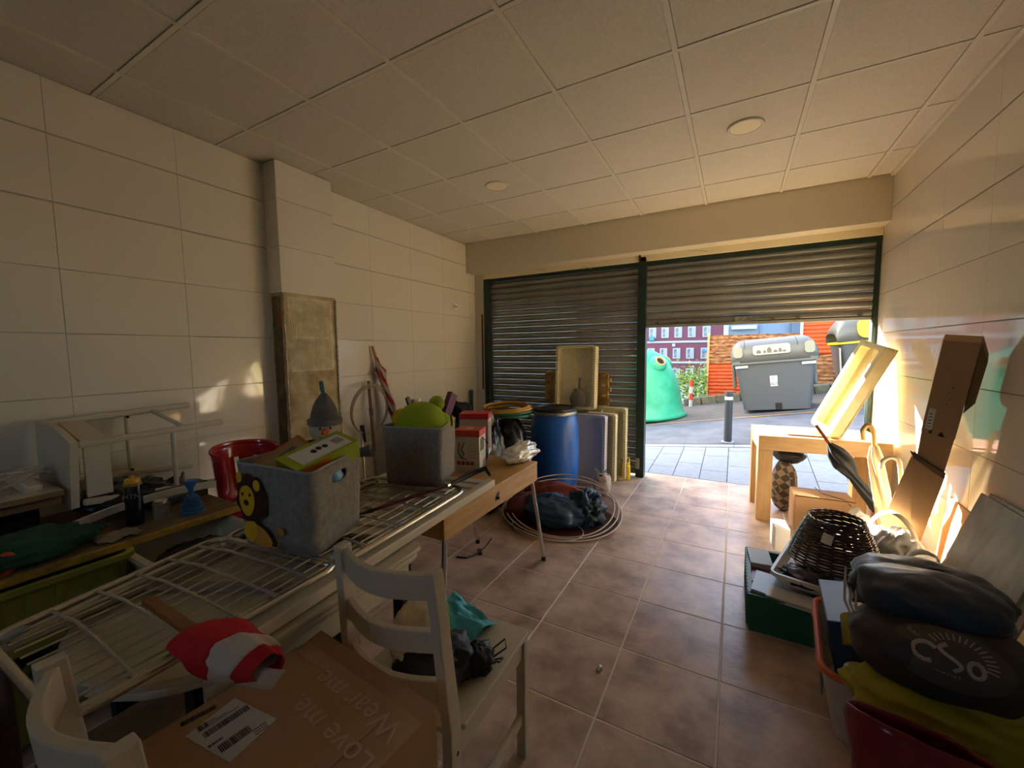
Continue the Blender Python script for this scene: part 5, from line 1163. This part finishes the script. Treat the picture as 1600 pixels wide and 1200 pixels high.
cm.node_tree.links.new(tc.outputs['Object'], mp.inputs[0]); cm.node_tree.links.new(mp.outputs[0], ck.inputs[0]); cm.node_tree.links.new(ck.outputs[0], N['Principled BSDF'].inputs['Base Color']); N['Principled BSDF'].inputs['Roughness'].default_value = 0.9
blob((0.41, 4.23, 0.22), (0.10, 0.11, 0.23), 101, 0.08, 1.5, 36, 24, flat=0.0).build('cushion_body', cm, t, world=True, smooth='all')
tag(blob((0.44, 4.25, 0.50), (0.12, 0.12, 0.07), 103, 0.12, 2, 36, 22, ridge=0.3).build('black_bag', blk, smooth='all'), 'small black bag resting on the patterned cushion under the table', 'bag')
m_wbag = mat('translucent white plastic bag', 'e8e2d6', 0.35, bump=0.25, bs=16)
t = thing('plastic_bag', 'bulging white plastic carrier bag with looped handles beside the wicker shade', 'bag', (0.80, 2.92, 0))
blob((0.80, 2.92, 0.19), (0.16, 0.20, 0.22), 111, 0.22, 2.2, 60, 36, flat=0.0, ridge=0.5).build('bag_body', m_wbag, t, world=True, smooth='all')
b = B(); b.tube(cr([(0.72, 3.0, 0.32), (0.73, 3.02, 0.43), (0.80, 3.0, 0.50), (0.87, 2.95, 0.45), (0.90, 2.88, 0.33)]), 0.022, 8, flat=0.3); b.build('handle', m_wbag, t, world=True, smooth=True)
b = B(); b.tube(cr([(0.78, 2.74, 0.28), (0.82, 2.70, 0.40), (0.90, 2.70, 0.40), (0.95, 2.76, 0.27)]), 0.020, 8, flat=0.3); b.build('handle', m_wbag, t, world=True, smooth=True)
tag(blob((0.75, 3.48, 0.14), (0.17, 0.21, 0.15), 113, 0.25, 2.2, 50, 30, flat=0.0, ridge=0.6).build('plastic_bag', m_wbag, smooth='all'), 'flat white plastic bag on the floor under the black umbrella tip', 'bag')
# tall cardboard column leaning on the right wall
CT, CBm = Vector((0.905, 2.63, 1.46)), Vector((0.905, 3.14, 0.02)); ydir = (CT - CBm).normalized(); Lc = (CT - CBm).length
xdir = Vector((0.93, -0.36, 0)); TF = frame_y(CBm, xdir, ydir) @ Matrix.Diagonal((0.72, 1, 0.9, 1))      # local z points to the camera side
t = thing('cardboard_packing', 'tall bent brown cardboard packing leaning on the right wall', 'cardboard', tuple(CBm))
tp = 1.04
B().prism([(-0.085, tp), (0.085, tp - 0.02), (0.09, Lc), (-0.08, Lc)], -0.11, 0.0, T=TF).build('upper_sleeve', m_card, t, world=True, bevel=0.003)
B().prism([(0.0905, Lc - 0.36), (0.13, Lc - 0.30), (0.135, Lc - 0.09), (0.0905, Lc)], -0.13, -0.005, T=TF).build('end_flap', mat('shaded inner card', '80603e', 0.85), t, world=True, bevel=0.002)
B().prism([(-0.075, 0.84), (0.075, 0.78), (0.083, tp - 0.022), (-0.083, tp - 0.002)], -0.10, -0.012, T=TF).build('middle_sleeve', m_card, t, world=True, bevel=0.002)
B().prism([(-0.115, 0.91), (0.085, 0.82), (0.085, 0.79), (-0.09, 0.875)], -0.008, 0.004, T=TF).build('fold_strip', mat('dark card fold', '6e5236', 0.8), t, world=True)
B().prism([(-0.10, 0.87), (0.085, 0.78), (0.04, 0.24), (0.01, 0.24)], -0.09, -0.010, T=TF).build('lower_wedge', mat('light kraft card', 'b98f5c', 0.8), t, world=True, bevel=0.002)
B().prism([(-0.105, 0.86), (-0.20, 0.30), (0.0, 0.12), (0.012, 0.235)], -0.06, -0.050, T=TF).build('side_flap', mat('light kraft card'), t, world=True)
B().prism([(0.0, 0.0), (0.03, 0.0), (0.045, 0.235), (0.005, 0.235)], -0.08, -0.02, T=TF).build('foot', m_card, t, world=True)
B().prism([(-0.07, tp + 0.02), (-0.035, tp + 0.015), (-0.035, tp + 0.13), (-0.07, tp + 0.135)], 0.0002, 0.001, T=TF).build('paper_label', m_lab, t, world=True)
b = B()
for k in range(5): b.prism([(-0.063, tp + 0.03 + 0.018 * k), (-0.044, tp + 0.03 + 0.018 * k), (-0.044, tp + 0.034 + 0.018 * k), (-0.063, tp + 0.034 + 0.018 * k)], 0.0011, 0.0015, T=TF)
for k in range(4): b.prism([(0.0 + 0.01 * (k % 2), tp + 0.16 + 0.03 * k), (0.012 + 0.01 * (k % 2), tp + 0.165 + 0.03 * k), (0.01 + 0.01 * (k % 2), tp + 0.172 + 0.03 * k)], 0.0002, 0.0008, T=TF)
b.build('print', m_prt, t, world=True)['kind'] = 'stuff'
B().prism([(-0.05, tp - 0.004), (-0.03, tp - 0.006), (-0.035, tp + 0.02)], 0.0002, 0.001, T=TF).build('torn_slot', m_blk, t, world=True); B().prism([(0.0, tp - 0.012), (0.035, tp - 0.014), (0.015, tp + 0.014)], 0.0002, 0.001, T=TF).build('torn_slot', m_blk, t, world=True)
# laminate boards leaning on the wall
m_lam = mat('grey beige laminate', 'b3a68e', 0.45, col2='9c8f78', ns=3, nd=8, stretch=(6, 6, 1.2))
TL = Vector((1.045, 2.70, 0.745)); dn = Vector((-0.114, 0, -0.371)).normalized(); tw = Vector((0, -1, 0))
FB = frame_y(TL, tw, -dn)
t = thing('laminate_board', 'front grey beige laminate board leaning in the right foreground', 'board', tuple(TL), group='laminate boards leaning on the right wall')
Lb = 0.745 / -dn.z
B().prism([(0, -Lb + 0.004), (0.52, -Lb + 0.004), (0.52, 0.0), (0, 0)], 0.0, 0.008, T=FB).build('board', m_lam, t, world=True, bevel=0.001)
t = thing('laminate_board', 'laminate board half hidden behind the front one at right', 'board', tuple(TL), group='laminate boards leaning on the right wall')
B().prism([(0.04, -Lb + 0.008), (0.58, -Lb + 0.008), (0.58, 0.015), (0.04, 0.015)], -0.010, -0.001, T=FB).build('board', m_lam, t, world=True, bevel=0.001)
tag(B().prism([(-0.42, -0.62), (-0.05, -0.62), (-0.02, -0.03), (-0.36, -0.01)], -0.014, -0.006, T=frame((1.06, 2.74, 0.62), (0.0, -1, 0.0), (0.06, 0, 1))).build('plywood_sheet', mat('pale orange plywood', 'd2a468', 0.6)), 'pale orange plywood sheet leaning on the wall between cardboard and laminate', 'board')
# green crate of books
m_gc = mat('dark green crate plastic', '126447', 0.45)
t = thing('stacking_crate', 'dark green stacking crate of books on the tiled floor', 'crate', (0.25, 2.57, 0), 0.0)
GW, GD, GH = 0.30, 0.54, 0.20
B().box(-GW / 2, GW / 2, -GD / 2, GD / 2, 0.002, 0.012).build('base', m_gc, t)
for s in (-1, 1):
    B().box(-GW / 2, GW / 2, s * GD / 2 - 0.006, s * GD / 2 + 0.006, 0.0125, GH - 0.02).build('end_wall', m_gc, t, bevel=0.002)
    B().box(s * GW / 2 - 0.006, s * GW / 2 + 0.006, -GD / 2 + 0.0065, GD / 2 - 0.0065, 0.0125, GH - 0.02).build('side_wall', m_gc, t, bevel=0.002)
b = B(); zc = GH - 0.01
for s in (-1, 1): b.box(-GW / 2 - 0.008, GW / 2 + 0.008, s * GD / 2 - 0.012, s * GD / 2 + 0.012, GH - 0.0195, GH); b.box(s * GW / 2 - 0.012, s * GW / 2 + 0.012, -GD / 2, GD / 2, GH - 0.0195, GH)
b.build('rim', m_gc, t)
for k in range(11):
    B().box(-0.115 + 0.022 * k, -0.111 + 0.022 * k, -GD / 2 - 0.011, -GD / 2 - 0.0062, 0.03, GH - 0.04).build('rib', m_gc, t)
for k in range(14):
    B().box(-GW / 2 - 0.012, -GW / 2 - 0.0125 + 0.006, -0.25 + 0.037 * k, -0.242 + 0.037 * k, 0.02, GH + 0.004).build('rib', m_gc, t)
bkm = [('book with a pale blue cover lying near the left rim of the green crate', (0.185, 2.42, 0.195), (0.13, 0.22, 0.03), (0, 0.05, -0.15), 'a9c3dc'),
       ('dark maroon book lying across the near end of the green crate', (0.275, 2.36, 0.170), (0.24, 0.12, 0.026), (0, -0.03, -0.12), '4a2230'),
       ('white and navy book lying in front on the green crate', (0.28, 2.335, 0.20), (0.21, 0.11, 0.022), (0.0, 0.02, -0.14), 'd8d4cc'),
       ('grey covered book standing at the far left of the green crate', (0.16, 2.72, 0.17), (0.11, 0.16, 0.09), (0.1, 0.0, 0.1), '9aa49a'),
       ('book with red spine wedged under the white tray', (0.16, 2.55, 0.165), (0.09, 0.16, 0.03), (0, 0, -0.1), '7c1f28')]
for lab, c, d, r, colr in bkm:
    t = thing('book', lab, 'book', c, rot=r, group='books in the green crate')
    cm_ = mat('book cover ' + colr, colr, 0.4)
    B().box(-d[0] / 2, d[0] / 2, -d[1] / 2, d[1] / 2, d[2] / 2 - 0.003, d[2] / 2).build('cover', cm_, t); B().box(-d[0] / 2, d[0] / 2, -d[1] / 2, d[1] / 2, -d[2] / 2, -d[2] / 2 + 0.003).build('cover', cm_, t)
    B().box(-d[0] / 2, -d[0] / 2 + 0.003, -d[1] / 2, d[1] / 2, -d[2] / 2 + 0.003, d[2] / 2 - 0.003).build('spine', cm_, t)
    B().box(-d[0] / 2 + 0.003, d[0] / 2 - 0.004, -d[1] / 2 + 0.004, d[1] / 2 - 0.004, -d[2] / 2 + 0.0035, d[2] / 2 - 0.0035).build('page_block', mat('page block', 'c9c0ae', 0.8), t)
tag(B().box(0.12, 0.385, 2.32, 2.82, 0.013, 0.15).build('book_pile', mat('packed dark books', '3a3440', 0.6, col2='8a8074', ns=20), bevel=0.004), 'packed lower layer of books filling the green crate', 'books')
# white tray and wicker shade
m_tray = mat('white plastic tray', 'ddd6c4', 0.35)
tr = crate('serving_tray', 'white plastic tray laid across the green crate', (0.42, 2.62, 0.225), 0.52, 0.32, 0.055, m_tray, PI / 2 - 0.28, flare=0.02, lip=0.008, cat='tray', ribs=False)
tag(blob((0.36, 2.47, 0.262), (0.10, 0.09, 0.03), 121, 0.4, 3, 36, 20, flat=0.234, ridge=0.7).build('foil_bag', mat('dark foil bag', '1c1d26', 0.25), smooth='all'), 'crumpled dark foil bag in the white tray before the wicker shade', 'bag')
tag(blob((0.50, 2.43, 0.262), (0.09, 0.07, 0.028), 123, 0.4, 3, 36, 20, flat=0.234, ridge=0.7).build('foil_bag', mat('navy foil bag', '22304e', 0.3), smooth='all'), 'navy shiny bag in the near corner of the white tray', 'bag')
WC = Vector((0.50, 2.68, 0.285))
t = thing('wicker_shade', 'dark brown wicker lampshade upside down on the white tray', 'lampshade', tuple(WC))
m_wick = mat('dark brown wicker', '3a2016', 0.3, coat=0.3); NST = 21
def wr_(z): return 0.205 - 0.085 * (z / 0.235) ** 1.25
random.seed(11)
for k in range(44):
    z = 0.005 + k * 0.00525; r = wr_(z); ph = PI * (k % 2)
    pts = [((r + 0.0042 * math.sin(NST * a / 2 * 1 + ph)) * math.cos(a), (r + 0.0042 * math.sin(NST * a / 2 + ph)) * math.sin(a), z + 0.0025 * math.sin(3 * a + k)) for a in [2 * PI * i / 84 for i in range(84)]]
    B().tube(pts, 0.0034, 5, closed=True).build('woven_strand', m_wick, t, smooth=True)
for k in range(NST):
    a = 2 * PI * k / NST
    B().tube([(wr_(z) * math.cos(a), wr_(z) * math.sin(a), z) for z in (0, 0.06, 0.12, 0.18, 0.236)], 0.0028, 5).build('upright_stake', m_wick, t)
b = B()
for s in (0, PI): b.tube([((wr_(0.236) + 0.004 * math.sin(14 * a + s)) * math.cos(a), (wr_(0.236) + 0.004 * math.sin(14 * a + s)) * math.sin(a), 0.24 + 0.003 * math.cos(14 * a + s)) for a in [2 * PI * i / 96 for i in range(96)]], 0.004, 5, closed=True)
b.build('braided_rim', m_wick, t, smooth=True)
B().cbox((-0.06, -0.152, 0.175), (0.045, 0.002, 0.05), (-0.45, 0.15, -0.35)).build('paper_tag', m_lab, t)
# tub with orange rim
UB = (0.58, 1.97, 0); 
t = thing('storage_tub', 'white plastic tub with an orange rim holding bags and a blue box', 'tub', UB, -0.10)
o0 = rrect(0.40, 0.44, 0.05, 5); o1 = rrect(0.50, 0.54, 0.06, 5); i1 = rrect(0.49, 0.53, 0.058, 5); n = len(o0)
m_tub = mat('off-white tub plastic', 'c9bfac', 0.4)
vs = [(x, y, 0.003) for x, y in o0] + [(x, y, 0.27) for x, y in o1] + [(x, y, 0.27) for x, y in i1] + [(x * 0.98, y * 0.98, 0.01) for x, y in o0]
fs = [tuple(range(n - 1, -1, -1)), tuple(3 * n + k for k in range(n))]
for r in range(3): fs += [(r * n + k, r * n + (k + 1) % n, (r + 1) * n + (k + 1) % n, (r + 1) * n + k) for k in range(n)]
B().add(vs, fs).build('tub_body', m_tub, t, smooth=True)
B().tube([(x, y, 0.275) for x, y in o1], 0.013, 8, closed=True).build('orange_rim', mat('orange plastic rim', 'd4622a', 0.4), t, smooth=True)
for k in range(4): B().box(-0.236 - 0.002 , -0.232, -0.14 + 0.03 * k, -0.13 + 0.03 * k, 0.10, 0.17 - 0.015 * k).build('side_print', mat('dull grey print', '6e675c', 0.7), t)
t = thing('box_file', 'slate blue box file standing in the tub beside its orange rim', 'file box', (0.435, 2.02, 0.13), rot=(0, -0.18, -0.06))
B().box(-0.04, 0.06, -0.18, 0.15, 0, 0.29).build('case', mat('slate blue card', '28405a', 0.45), t, bevel=0.004)
B().box(-0.0412, -0.0405, -0.05, 0.03, 0.12, 0.2).build('finger_slot', m_blk, t)
t = thing('plastic_bag', 'crumpled yellow plastic bag draped over the tub under the backpacks', 'bag', (0.62, 1.66, 0.2))
m_yb = mat('yellow plastic bag', 'a39612', 0.4, bump=0.2, bs=12)
blob((0.60, 1.66, 0.31), (0.235, 0.15, 0.105), 131, 0.2, 2.0, 60, 36, ridge=0.35).build('bag_body', m_yb, t, world=True, smooth='all')
B().tube([(0.42, 1.79, 0.38), (0.40, 1.84, 0.44), (0.43, 1.86, 0.40)], [0.05, 0.03, 0.01], 12).build('bag_corner', m_yb, t, world=True, smooth='all')
m_navy = mat('dark navy nylon', '1c222e', 0.42, bump=0.2, bs=14)
m_brn = mat('dark brown nylon', '2b2422', 0.6, bump=0.2, bs=14)
t = thing('backpack', 'dark navy backpack with folded top pocket on top of the pile', 'backpack', (0.60, 1.86, 0.5))
blob((0.60, 1.87, 0.585), (0.20, 0.165, 0.09), 141, 0.12, 1.8, 64, 40, pw=0.8, ridge=0.35).build('bag_body', m_navy, t, world=True, smooth='all')
blob((0.585, 1.79, 0.60), (0.185, 0.12, 0.08), 142, 0.10, 1.6, 48, 30, pw=0.8, ridge=0.3).build('front_pocket', mat('slate nylon', '2a3340', 0.4, bump=0.2, bs=14), t, world=True, smooth='all')
b = B(); b.tube([(0.42, 1.80, 0.645), (0.47, 1.72, 0.65), (0.60, 1.70, 0.655), (0.73, 1.73, 0.645)], 0.003, 6); b.build('zip', m_blk, t, world=True, smooth=True)
t = thing('backpack', 'dark brown backpack with a pale printed sun emblem under the navy one', 'backpack', (0.60, 1.66, 0.4))
blob((0.585, 1.70, 0.475), (0.215, 0.155, 0.11), 151, 0.07, 1.6, 64, 40, pw=0.8, ridge=0.15).build('bag_body', m_brn, t, world=True, smooth='all')
b = B()
for k in range(3): b.tube([(0.395 + 0.01 * k, 1.92 - 0.03 * k, 0.60 - 0.01 * k), (0.372 + 0.012 * k, 1.80 - 0.02 * k, 0.53), (0.40 + 0.012 * k, 1.68 - 0.02 * k, 0.46)], 0.004, 6)
b.build('white_piping', mat('pale piping', 'a89f94', 0.6), t, world=True, smooth=True)
# emblem panel facing the camera
EP = frame((0.565, 1.575, 0.535), (0.95, -0.27, 0.06), (0.18, 0.56, 0.80))
def dome(x, y): return 0.030 * max(0, 1 - (x / 0.135) ** 2 - (y / 0.085) ** 2)
B().grid(lambda u, v: (0.13 * (v) * math.cos(2 * PI * u), 0.08 * v * math.sin(2 * PI * u), dome(0.13 * v * math.cos(2 * PI * u), 0.08 * v * math.sin(2 * PI * u))), 36, 8, cu=True, T=EP).build('emblem_panel', mat('olive grey panel', '40392e', 0.6), t, world=True, smooth='all')
m_em = mat('pale emblem print', '9a9080', 0.7)
def edot(b, pts, w_): b.tube([(x, y, dome(x, y) + 0.0012) for x, y in pts], w_, 6, flat=0.3, T=EP)
b = B()
edot(b, [(-0.045 + 0.026 * math.cos(a), 0.0 + 0.024 * math.sin(a)) for a in [0.6 + 4.6 * i / 14 for i in range(15)]], 0.006)
b.build('emblem_letter', m_em, t, world=True); b = B()
edot(b, [(0.02 - 0.02 * math.cos(a) , 0.026 - 0.014 * a) if a < 0 else (0.0 - 0.018 * math.sin(a * 2.1) + 0.004 * a, 0.034 - 0.022 * a) for a in [3.0 * i / 16 for i in range(17)]], 0.006)
b.build('emblem_letter', m_em, t, world=True); b = B()
edot(b, [(0.055 + 0.014 * math.cos(a), -0.012 + 0.018 * math.sin(a)) for a in [2 * PI * i / 14 for i in range(15)]], 0.006)
b.build('emblem_letter', m_em, t, world=True)
for k in range(15):
    a = -0.2 + 2.6 * k / 14; b = B(); edot(b, [(0.02 + 0.055 * math.cos(a), 0.005 + 0.045 * math.sin(a)), (0.02 + 0.078 * math.cos(a), 0.005 + 0.064 * math.sin(a))], 0.0018); b.build('sun_ray', m_em, t, world=True)
T2 = EP @ Matrix.Translation((0.0, -0.040, 0.022)) @ Matrix.Rotation(-0.1, 4, 'Z'); text('COAST', 0.017, m_em, 'lettering', t, T2)
T2 = EP @ Matrix.Translation((-0.07, 0.042, 0.022)) @ Matrix.Rotation(-0.6, 4, 'Z'); text('SURF', 0.013, m_em, 'lettering', t, T2)
b = B(); b.tube([(0.74, 1.64, 0.50), (0.80, 1.62, 0.44), (0.84, 1.60, 0.36), (0.85, 1.58, 0.22)], 0.017, 8, flat=0.25); b.build('shoulder_strap', m_blk, t, world=True, smooth=True)
for k, (x, y, z) in enumerate(((0.735, 1.60, 0.515), (0.755, 1.58, 0.475), (0.79, 1.575, 0.47))): B().cbox((x, y, z), (0.04, 0.012, 0.022), (0.3, 0.4, -0.3)).build('buckle', mat('grey webbing', '8b8378', 0.6), t, world=True, bevel=0.003)
# red sack and pale sack
m_rs = mat('dark red shiny sack', '7d101c', 0.3, coat=0.3, bump=0.25, bs=14)
def sackf(c, r, hh, seed, lean=(0, 0)):
    def f(u, v):
        a = 2 * PI * u; k = (1 + 0.14 * nz((math.cos(a) * 1.4, math.sin(a) * 1.4, v * 2 + seed), 1.5) + 0.06 * nz((math.cos(a) * 3, math.sin(a) * 3, v * 5 + seed), 2)) * (1.0 - 0.10 * v)
        e = 1 - 0.55 * v
        return (c[0] + r[0] * k * math.cos(a) + lean[0] * v, c[1] + r[1] * k * math.sin(a) * e + lean[1] * v, c[2] + hh * v + 0.03 * math.cos(a + 2.4) * v)
    return f
t = thing('red_sack', 'open dark red shiny sack at the bottom right on the floor', 'sack', (0.42, 1.25, 0))
B().grid(sackf((0.46, 1.27, 0.0), (0.16, 0.15), 0.46, 1.0, (-0.02, 0.06)), 40, 26, cu=True).build('sack_body', m_rs, t, world=True, smooth='all', solid=0.004)
B().lathe([(0, 0.30), (0.11, 0.30), (0, 0.33)], 16, (0.04, 0.04, 0)).build('contents', mat('dark contents', '251416', 0.8), t)
t = thing('plastic_sack', 'grey white plastic sack between the red sack and the tub', 'sack', (0.68, 1.36, 0))
blob((0.76, 1.36, 0.16), (0.14, 0.11, 0.20), 171, 0.15, 2.0, 50, 30, flat=0.0, ridge=0.4).build('sack_body', mat('grey white sack', 'a8a098', 0.45, bump=0.2, bs=14), t, world=True, smooth='all')

# ============================================================ street things
m_ig = mat('weathered green fibreglass', '1f9068', 0.5, col2='3ba57e', ns=4, nd=6, lo=0.4, hi=0.75)
IG = Vector((-1.60, 9.05, gz(-1.6, 9.05) + 0.0))
t = thing('bottle_bank', 'green igloo shaped bottle bank with round hole standing in the street', 'recycling bin', tuple(IG), rot=(0, -0.10, 0))
B().lathe([(0, 0.02), (0.74, 0.02), (0.76, 0.06), (0.74, 0.10), (0.70, 0.13), (0.68, 0.4), (0.645, 0.7), (0.585, 0.95), (0.50, 1.15), (0.39, 1.31), (0.24, 1.42), (0.1, 1.47), (0, 1.48)], 56).build('dome', m_ig, t, smooth='all')
for ang in (-0.78, 0.7, 2.3, 3.9):
    dr = Vector((math.cos(ang), math.sin(ang), 0)); c_ = dr * 0.50 + Vector((0, 0, 1.17)); F_ = frame(c_, Vector((-dr.y, dr.x, 0)), Vector((-dr.x * 0.55, -dr.y * 0.55, 0.85)))
    B().lathe([(0.19, -0.10), (0.165, 0.03), (0.10, 0.065)], 28, T=F_, cap=False).build('hole_cowl', m_ig, t, smooth='all')
    B().lathe([(0.102, 0.06), (0.104, 0.078), (0.078, 0.08), (0.076, 0.05)], 28, T=F_, cap=False).build('hole_ring', mat('orange rubber ring', 'c98c4a', 0.7), t, smooth='all')
    B().lathe([(0, 0.055), (0.078, 0.055), (0.078, 0.06), (0, 0.06)], 24, T=F_).build('hole', m_dark, t)
# grey bin
m_gb = mat('dark grey bin plastic', '494b4c', 0.5); m_gl = mat('lighter grey bin lid', '605f58', 0.5)
t = thing('waste_container', 'large grey waste container with rounded lid before the rusty fence', 'waste bin', (0.68, 9.0, gz(0.68, 9.0) + 0.02), rot=(0, -0.095, 0))
def taper(n_b, n_t, z0, z1, m, nm, par, bev=0.03):
    a = rrect(n_b[0], n_b[1], 0.08, 4); c = rrect(n_t[0], n_t[1], 0.08, 4); n = len(a)
    return B().add([(x, y, z0) for x, y in a] + [(x, y, z1) for x, y in c], [tuple(range(n - 1, -1, -1)), tuple(range(n, 2 * n))] + [(i, (i + 1) % n, (i + 1) % n + n, i + n) for i in range(n)]).build(nm, m, par, smooth=True)
taper((1.02, 0.9), (1.22, 1.0), 0.0, 0.86, m_gb, 'bin_body', t)
def lidf(u, v):
    x = -0.65 + 1.30 * u; 
    e = min(1, min(u, 1 - u) * 7); e = math.sin(e * PI / 2) ** 0.6
    a = PI * v; hh = 0.40 * (0.55 + 0.45 * e)
    return (x, -0.54 * math.cos(a) * (0.9 + 0.1 * e), 0.88 + hh * (math.sin(a) ** 0.45 if a > 0 and a < PI else 0))
b = B(); b.grid(lidf, 30, 22); b.build('lid', m_gl, t, smooth='all', solid=0.01)
taper((1.30, 1.08), (1.30, 1.08), 0.845, 0.905, m_gl, 'lid_rim', t)
for x in (-0.43, 0.36): B().tube([(x, lidf(0.5, k / 20)[1] * 1.005, lidf(0.5, k / 20)[2] + 0.004) for k in range(2, 19)], 0.008, 6).build('lid_groove', mat('dark groove', '3e3f40', 0.6), t)
b = B(); b.prism(rrect(0.56, 0.17, 0.045, 5), 0, 0.012, T=frame((-0.03, -0.552, 1.08), (1, 0, 0), (0, 0.12, 1))); ps = b.build('picture_strip', mat('beige photo strip', 'a39d8c', 0.5), t)
b = B()
for (x, w_, h_) in ((-0.19, .07, .07), (-0.10, .04, .06), (-0.03, .07, .11), (0.06, .06, .05), (0.13, .05, .08), (0.19, .05, .04)):
    b.prism([(x - w_ / 2, -0.06), (x + w_ / 2, -0.06), (x + w_ / 2, -0.06 + h_ * 0.6), (x, -0.06 + h_), (x - w_ / 2, -0.06 + h_ * 0.6)], 0.0125, 0.014, T=frame((-0.03, -0.552, 1.08), (1, 0, 0), (0, 0.12, 1)))
b.build('picture_print', mat('dark town print', '5c5648', 0.6), ps)['kind'] = 'stuff'
for x in (-0.55, 0.53): B().prism(rrect(0.14, 0.20, 0.05, 5), 0, 0.015, T=frame((x * 0.985, -0.552, 1.07), (1, 0, 0), (0, 0.12, 1))).build('corner_plate', mat('olive grey plate', '85836f', 0.5), t)
F_ = frame((-0.02, -0.486, 0.55), (1, 0, 0), (0, -0.058, 1))
B().box(-0.055, 0.055, -0.06, 0.06, 0, 0.004, T=F_).build('logo_plate', mat('white sticker', 'e2e0dc', 0.5), t)
text('S', 0.10, m_blk, 'lettering', t, WM[t.name] @ F_ @ Matrix.Translation((-0.012, 0, 0.005)))
b = B(); b.box(-0.055, 0.055, -0.085, -0.075, 0, 0.004, T=F_); b.box(-0.05, 0.055, -0.125, -0.10, 0, 0.004, T=F_); b.build('logo_text_bar', mat('white sticker'), t)
B().box(-0.05, 0.05, -0.006, 0.02, 0.0, 0.12, T=Matrix.Translation((0.03, -0.458, 0.0))).build('lift_slot', m_dark, t)
for x in (-0.50, 0.50): B().cbox((x, -0.515, 0.80), (0.2, 0.03, 0.045)).build('reflector_strip', mat('pale grey strip', 'b5b4ae', 0.5), t, bevel=0.004)
for s in (-1, 1): B().cbox((s * 0.63, 0.0, 0.62), (0.06, 0.3, 0.45)).build('side_arm', m_gl, t, bevel=0.02)
# second container with yellow lid
t = thing('waste_container', 'grey container with yellow rimmed lid partly hidden behind the foam tray', 'waste bin', (2.10, 9.5, gz(2.10, 9.5) + 0.12), rot=(0, -0.1, 0))
taper((0.70, 0.8), (0.84, 0.9), 0.0, 0.86, m_gb, 'bin_body', t)
taper((0.90, 0.96), (0.90, 0.96), 0.86, 0.90, mat('yellow lid plastic', 'e3c313', 0.45), 'lid_rim', t)
def lid2(u, v):
    x = -0.46 + 0.92 * u; e = math.sin(min(1, min(u, 1 - u) * 5) * PI / 2) ** 0.7; a = PI * v
    return (x, -0.5 * math.cos(a), 0.90 + 0.42 * (0.4 + 0.6 * e) * (math.sin(a) ** 0.5 if 0 < a < PI else 0))
B().grid(lid2, 24, 18).build('lid', m_gl, t, smooth='all', solid=0.01)
B().prism(rrect(0.44, 0.34, 0.12, 5), 0, 0.03, T=frame((0.05, -0.50, 1.10), (1, 0, 0), (0, 0.16, 1))).build('yellow_panel', mat('yellow lid plastic'), t)
b = B(); b.tube([(-0.44, -0.47, 0.1), (-0.43, -0.5, 0.8)], 0.02, 8); b.build('frame_tube', m_alu, t, smooth=True)
t = thing('bollard', 'dark grey bollard with a white reflective band at the kerb', 'bollard', (-0.06, 6.36, gz(-0.06, 6.36) - 0.015))
B().lathe([(0, 0), (0.05, 0), (0.05, 0.60), (0, 0.60)], 24).build('post', mat('dark grey bollard', '262d33', 0.55), t, smooth=True)
B().lathe([(0, 0.601), (0.051, 0.601), (0.051, 0.645), (0, 0.645)], 24).build('white_band', m_white, t, smooth=True)
B().lathe([(0, 0.646), (0.05, 0.646), (0.05, 0.70), (0.046, 0.72), (0, 0.722)], 24).build('top', mat('dark grey bollard'), t, smooth=True)
B().lathe([(0, 0), (0.085, 0), (0.085, 0.012), (0, 0.014)], 24).build('base_ring', m_kerb, t)
t = thing('striped_post', 'small red and white marker post left of the rusty fence', 'post', (-0.91, 10.6, gz(-0.91, 10.6) - 0.02))
for k in range(4): B().lathe([(0, 0.16 * k), (0.04, 0.16 * k), (0.04, 0.16 * k + 0.159), (0, 0.16 * k + 0.159)], 12).build('band', mat('red band', 'd8402a', 0.6) if k % 2 else m_white, t)
# bush behind
t = thing('bush', 'light green leafy bush between the bottle bank and the rusty fence', 'bush', (-0.95, 11.3, 0))
random.seed(21); m_leaf = mat('light green leaf', 'a6c44a', 0.6, rnd=0.35); lp = None
m_lf2 = mat('yellow green leaf', 'b4c85a', 0.6)
B().tube([(-0.95, 11.3, -0.1), (-0.95, 11.35, 0.6)], 0.03, 8).build('stem', m_stone, t, world=True)
for mm in (m_leaf, m_lf2, mat('deep green leaf', '567a2c', 0.6)):
    b = B()
    for k in range(420):
        d = Vector((random.gauss(0, 0.27), random.gauss(0, 0.2), random.gauss(0, 0.22)))
        d.x = max(-0.6, min(0.3, d.x)); d.y = max(-0.15, d.y); p = Vector((-0.95, 11.4, 0.55)) + d; a = Euler((random.uniform(-1, 1), random.uniform(-1, 1), random.uniform(0, 6.3))).to_matrix().to_4x4(); a.translation = p
        l = random.uniform(0.035, 0.07); b.add([(0, 0, 0), (l * 0.45, l * 0.5, 0.01), (0, l * 1.4, -0.01), (-l * 0.45, l * 0.5, 0.01)], [(0, 1, 2, 3)], T=a)
    b.build('foliage', mm, t, world=True)['kind'] = 'stuff'
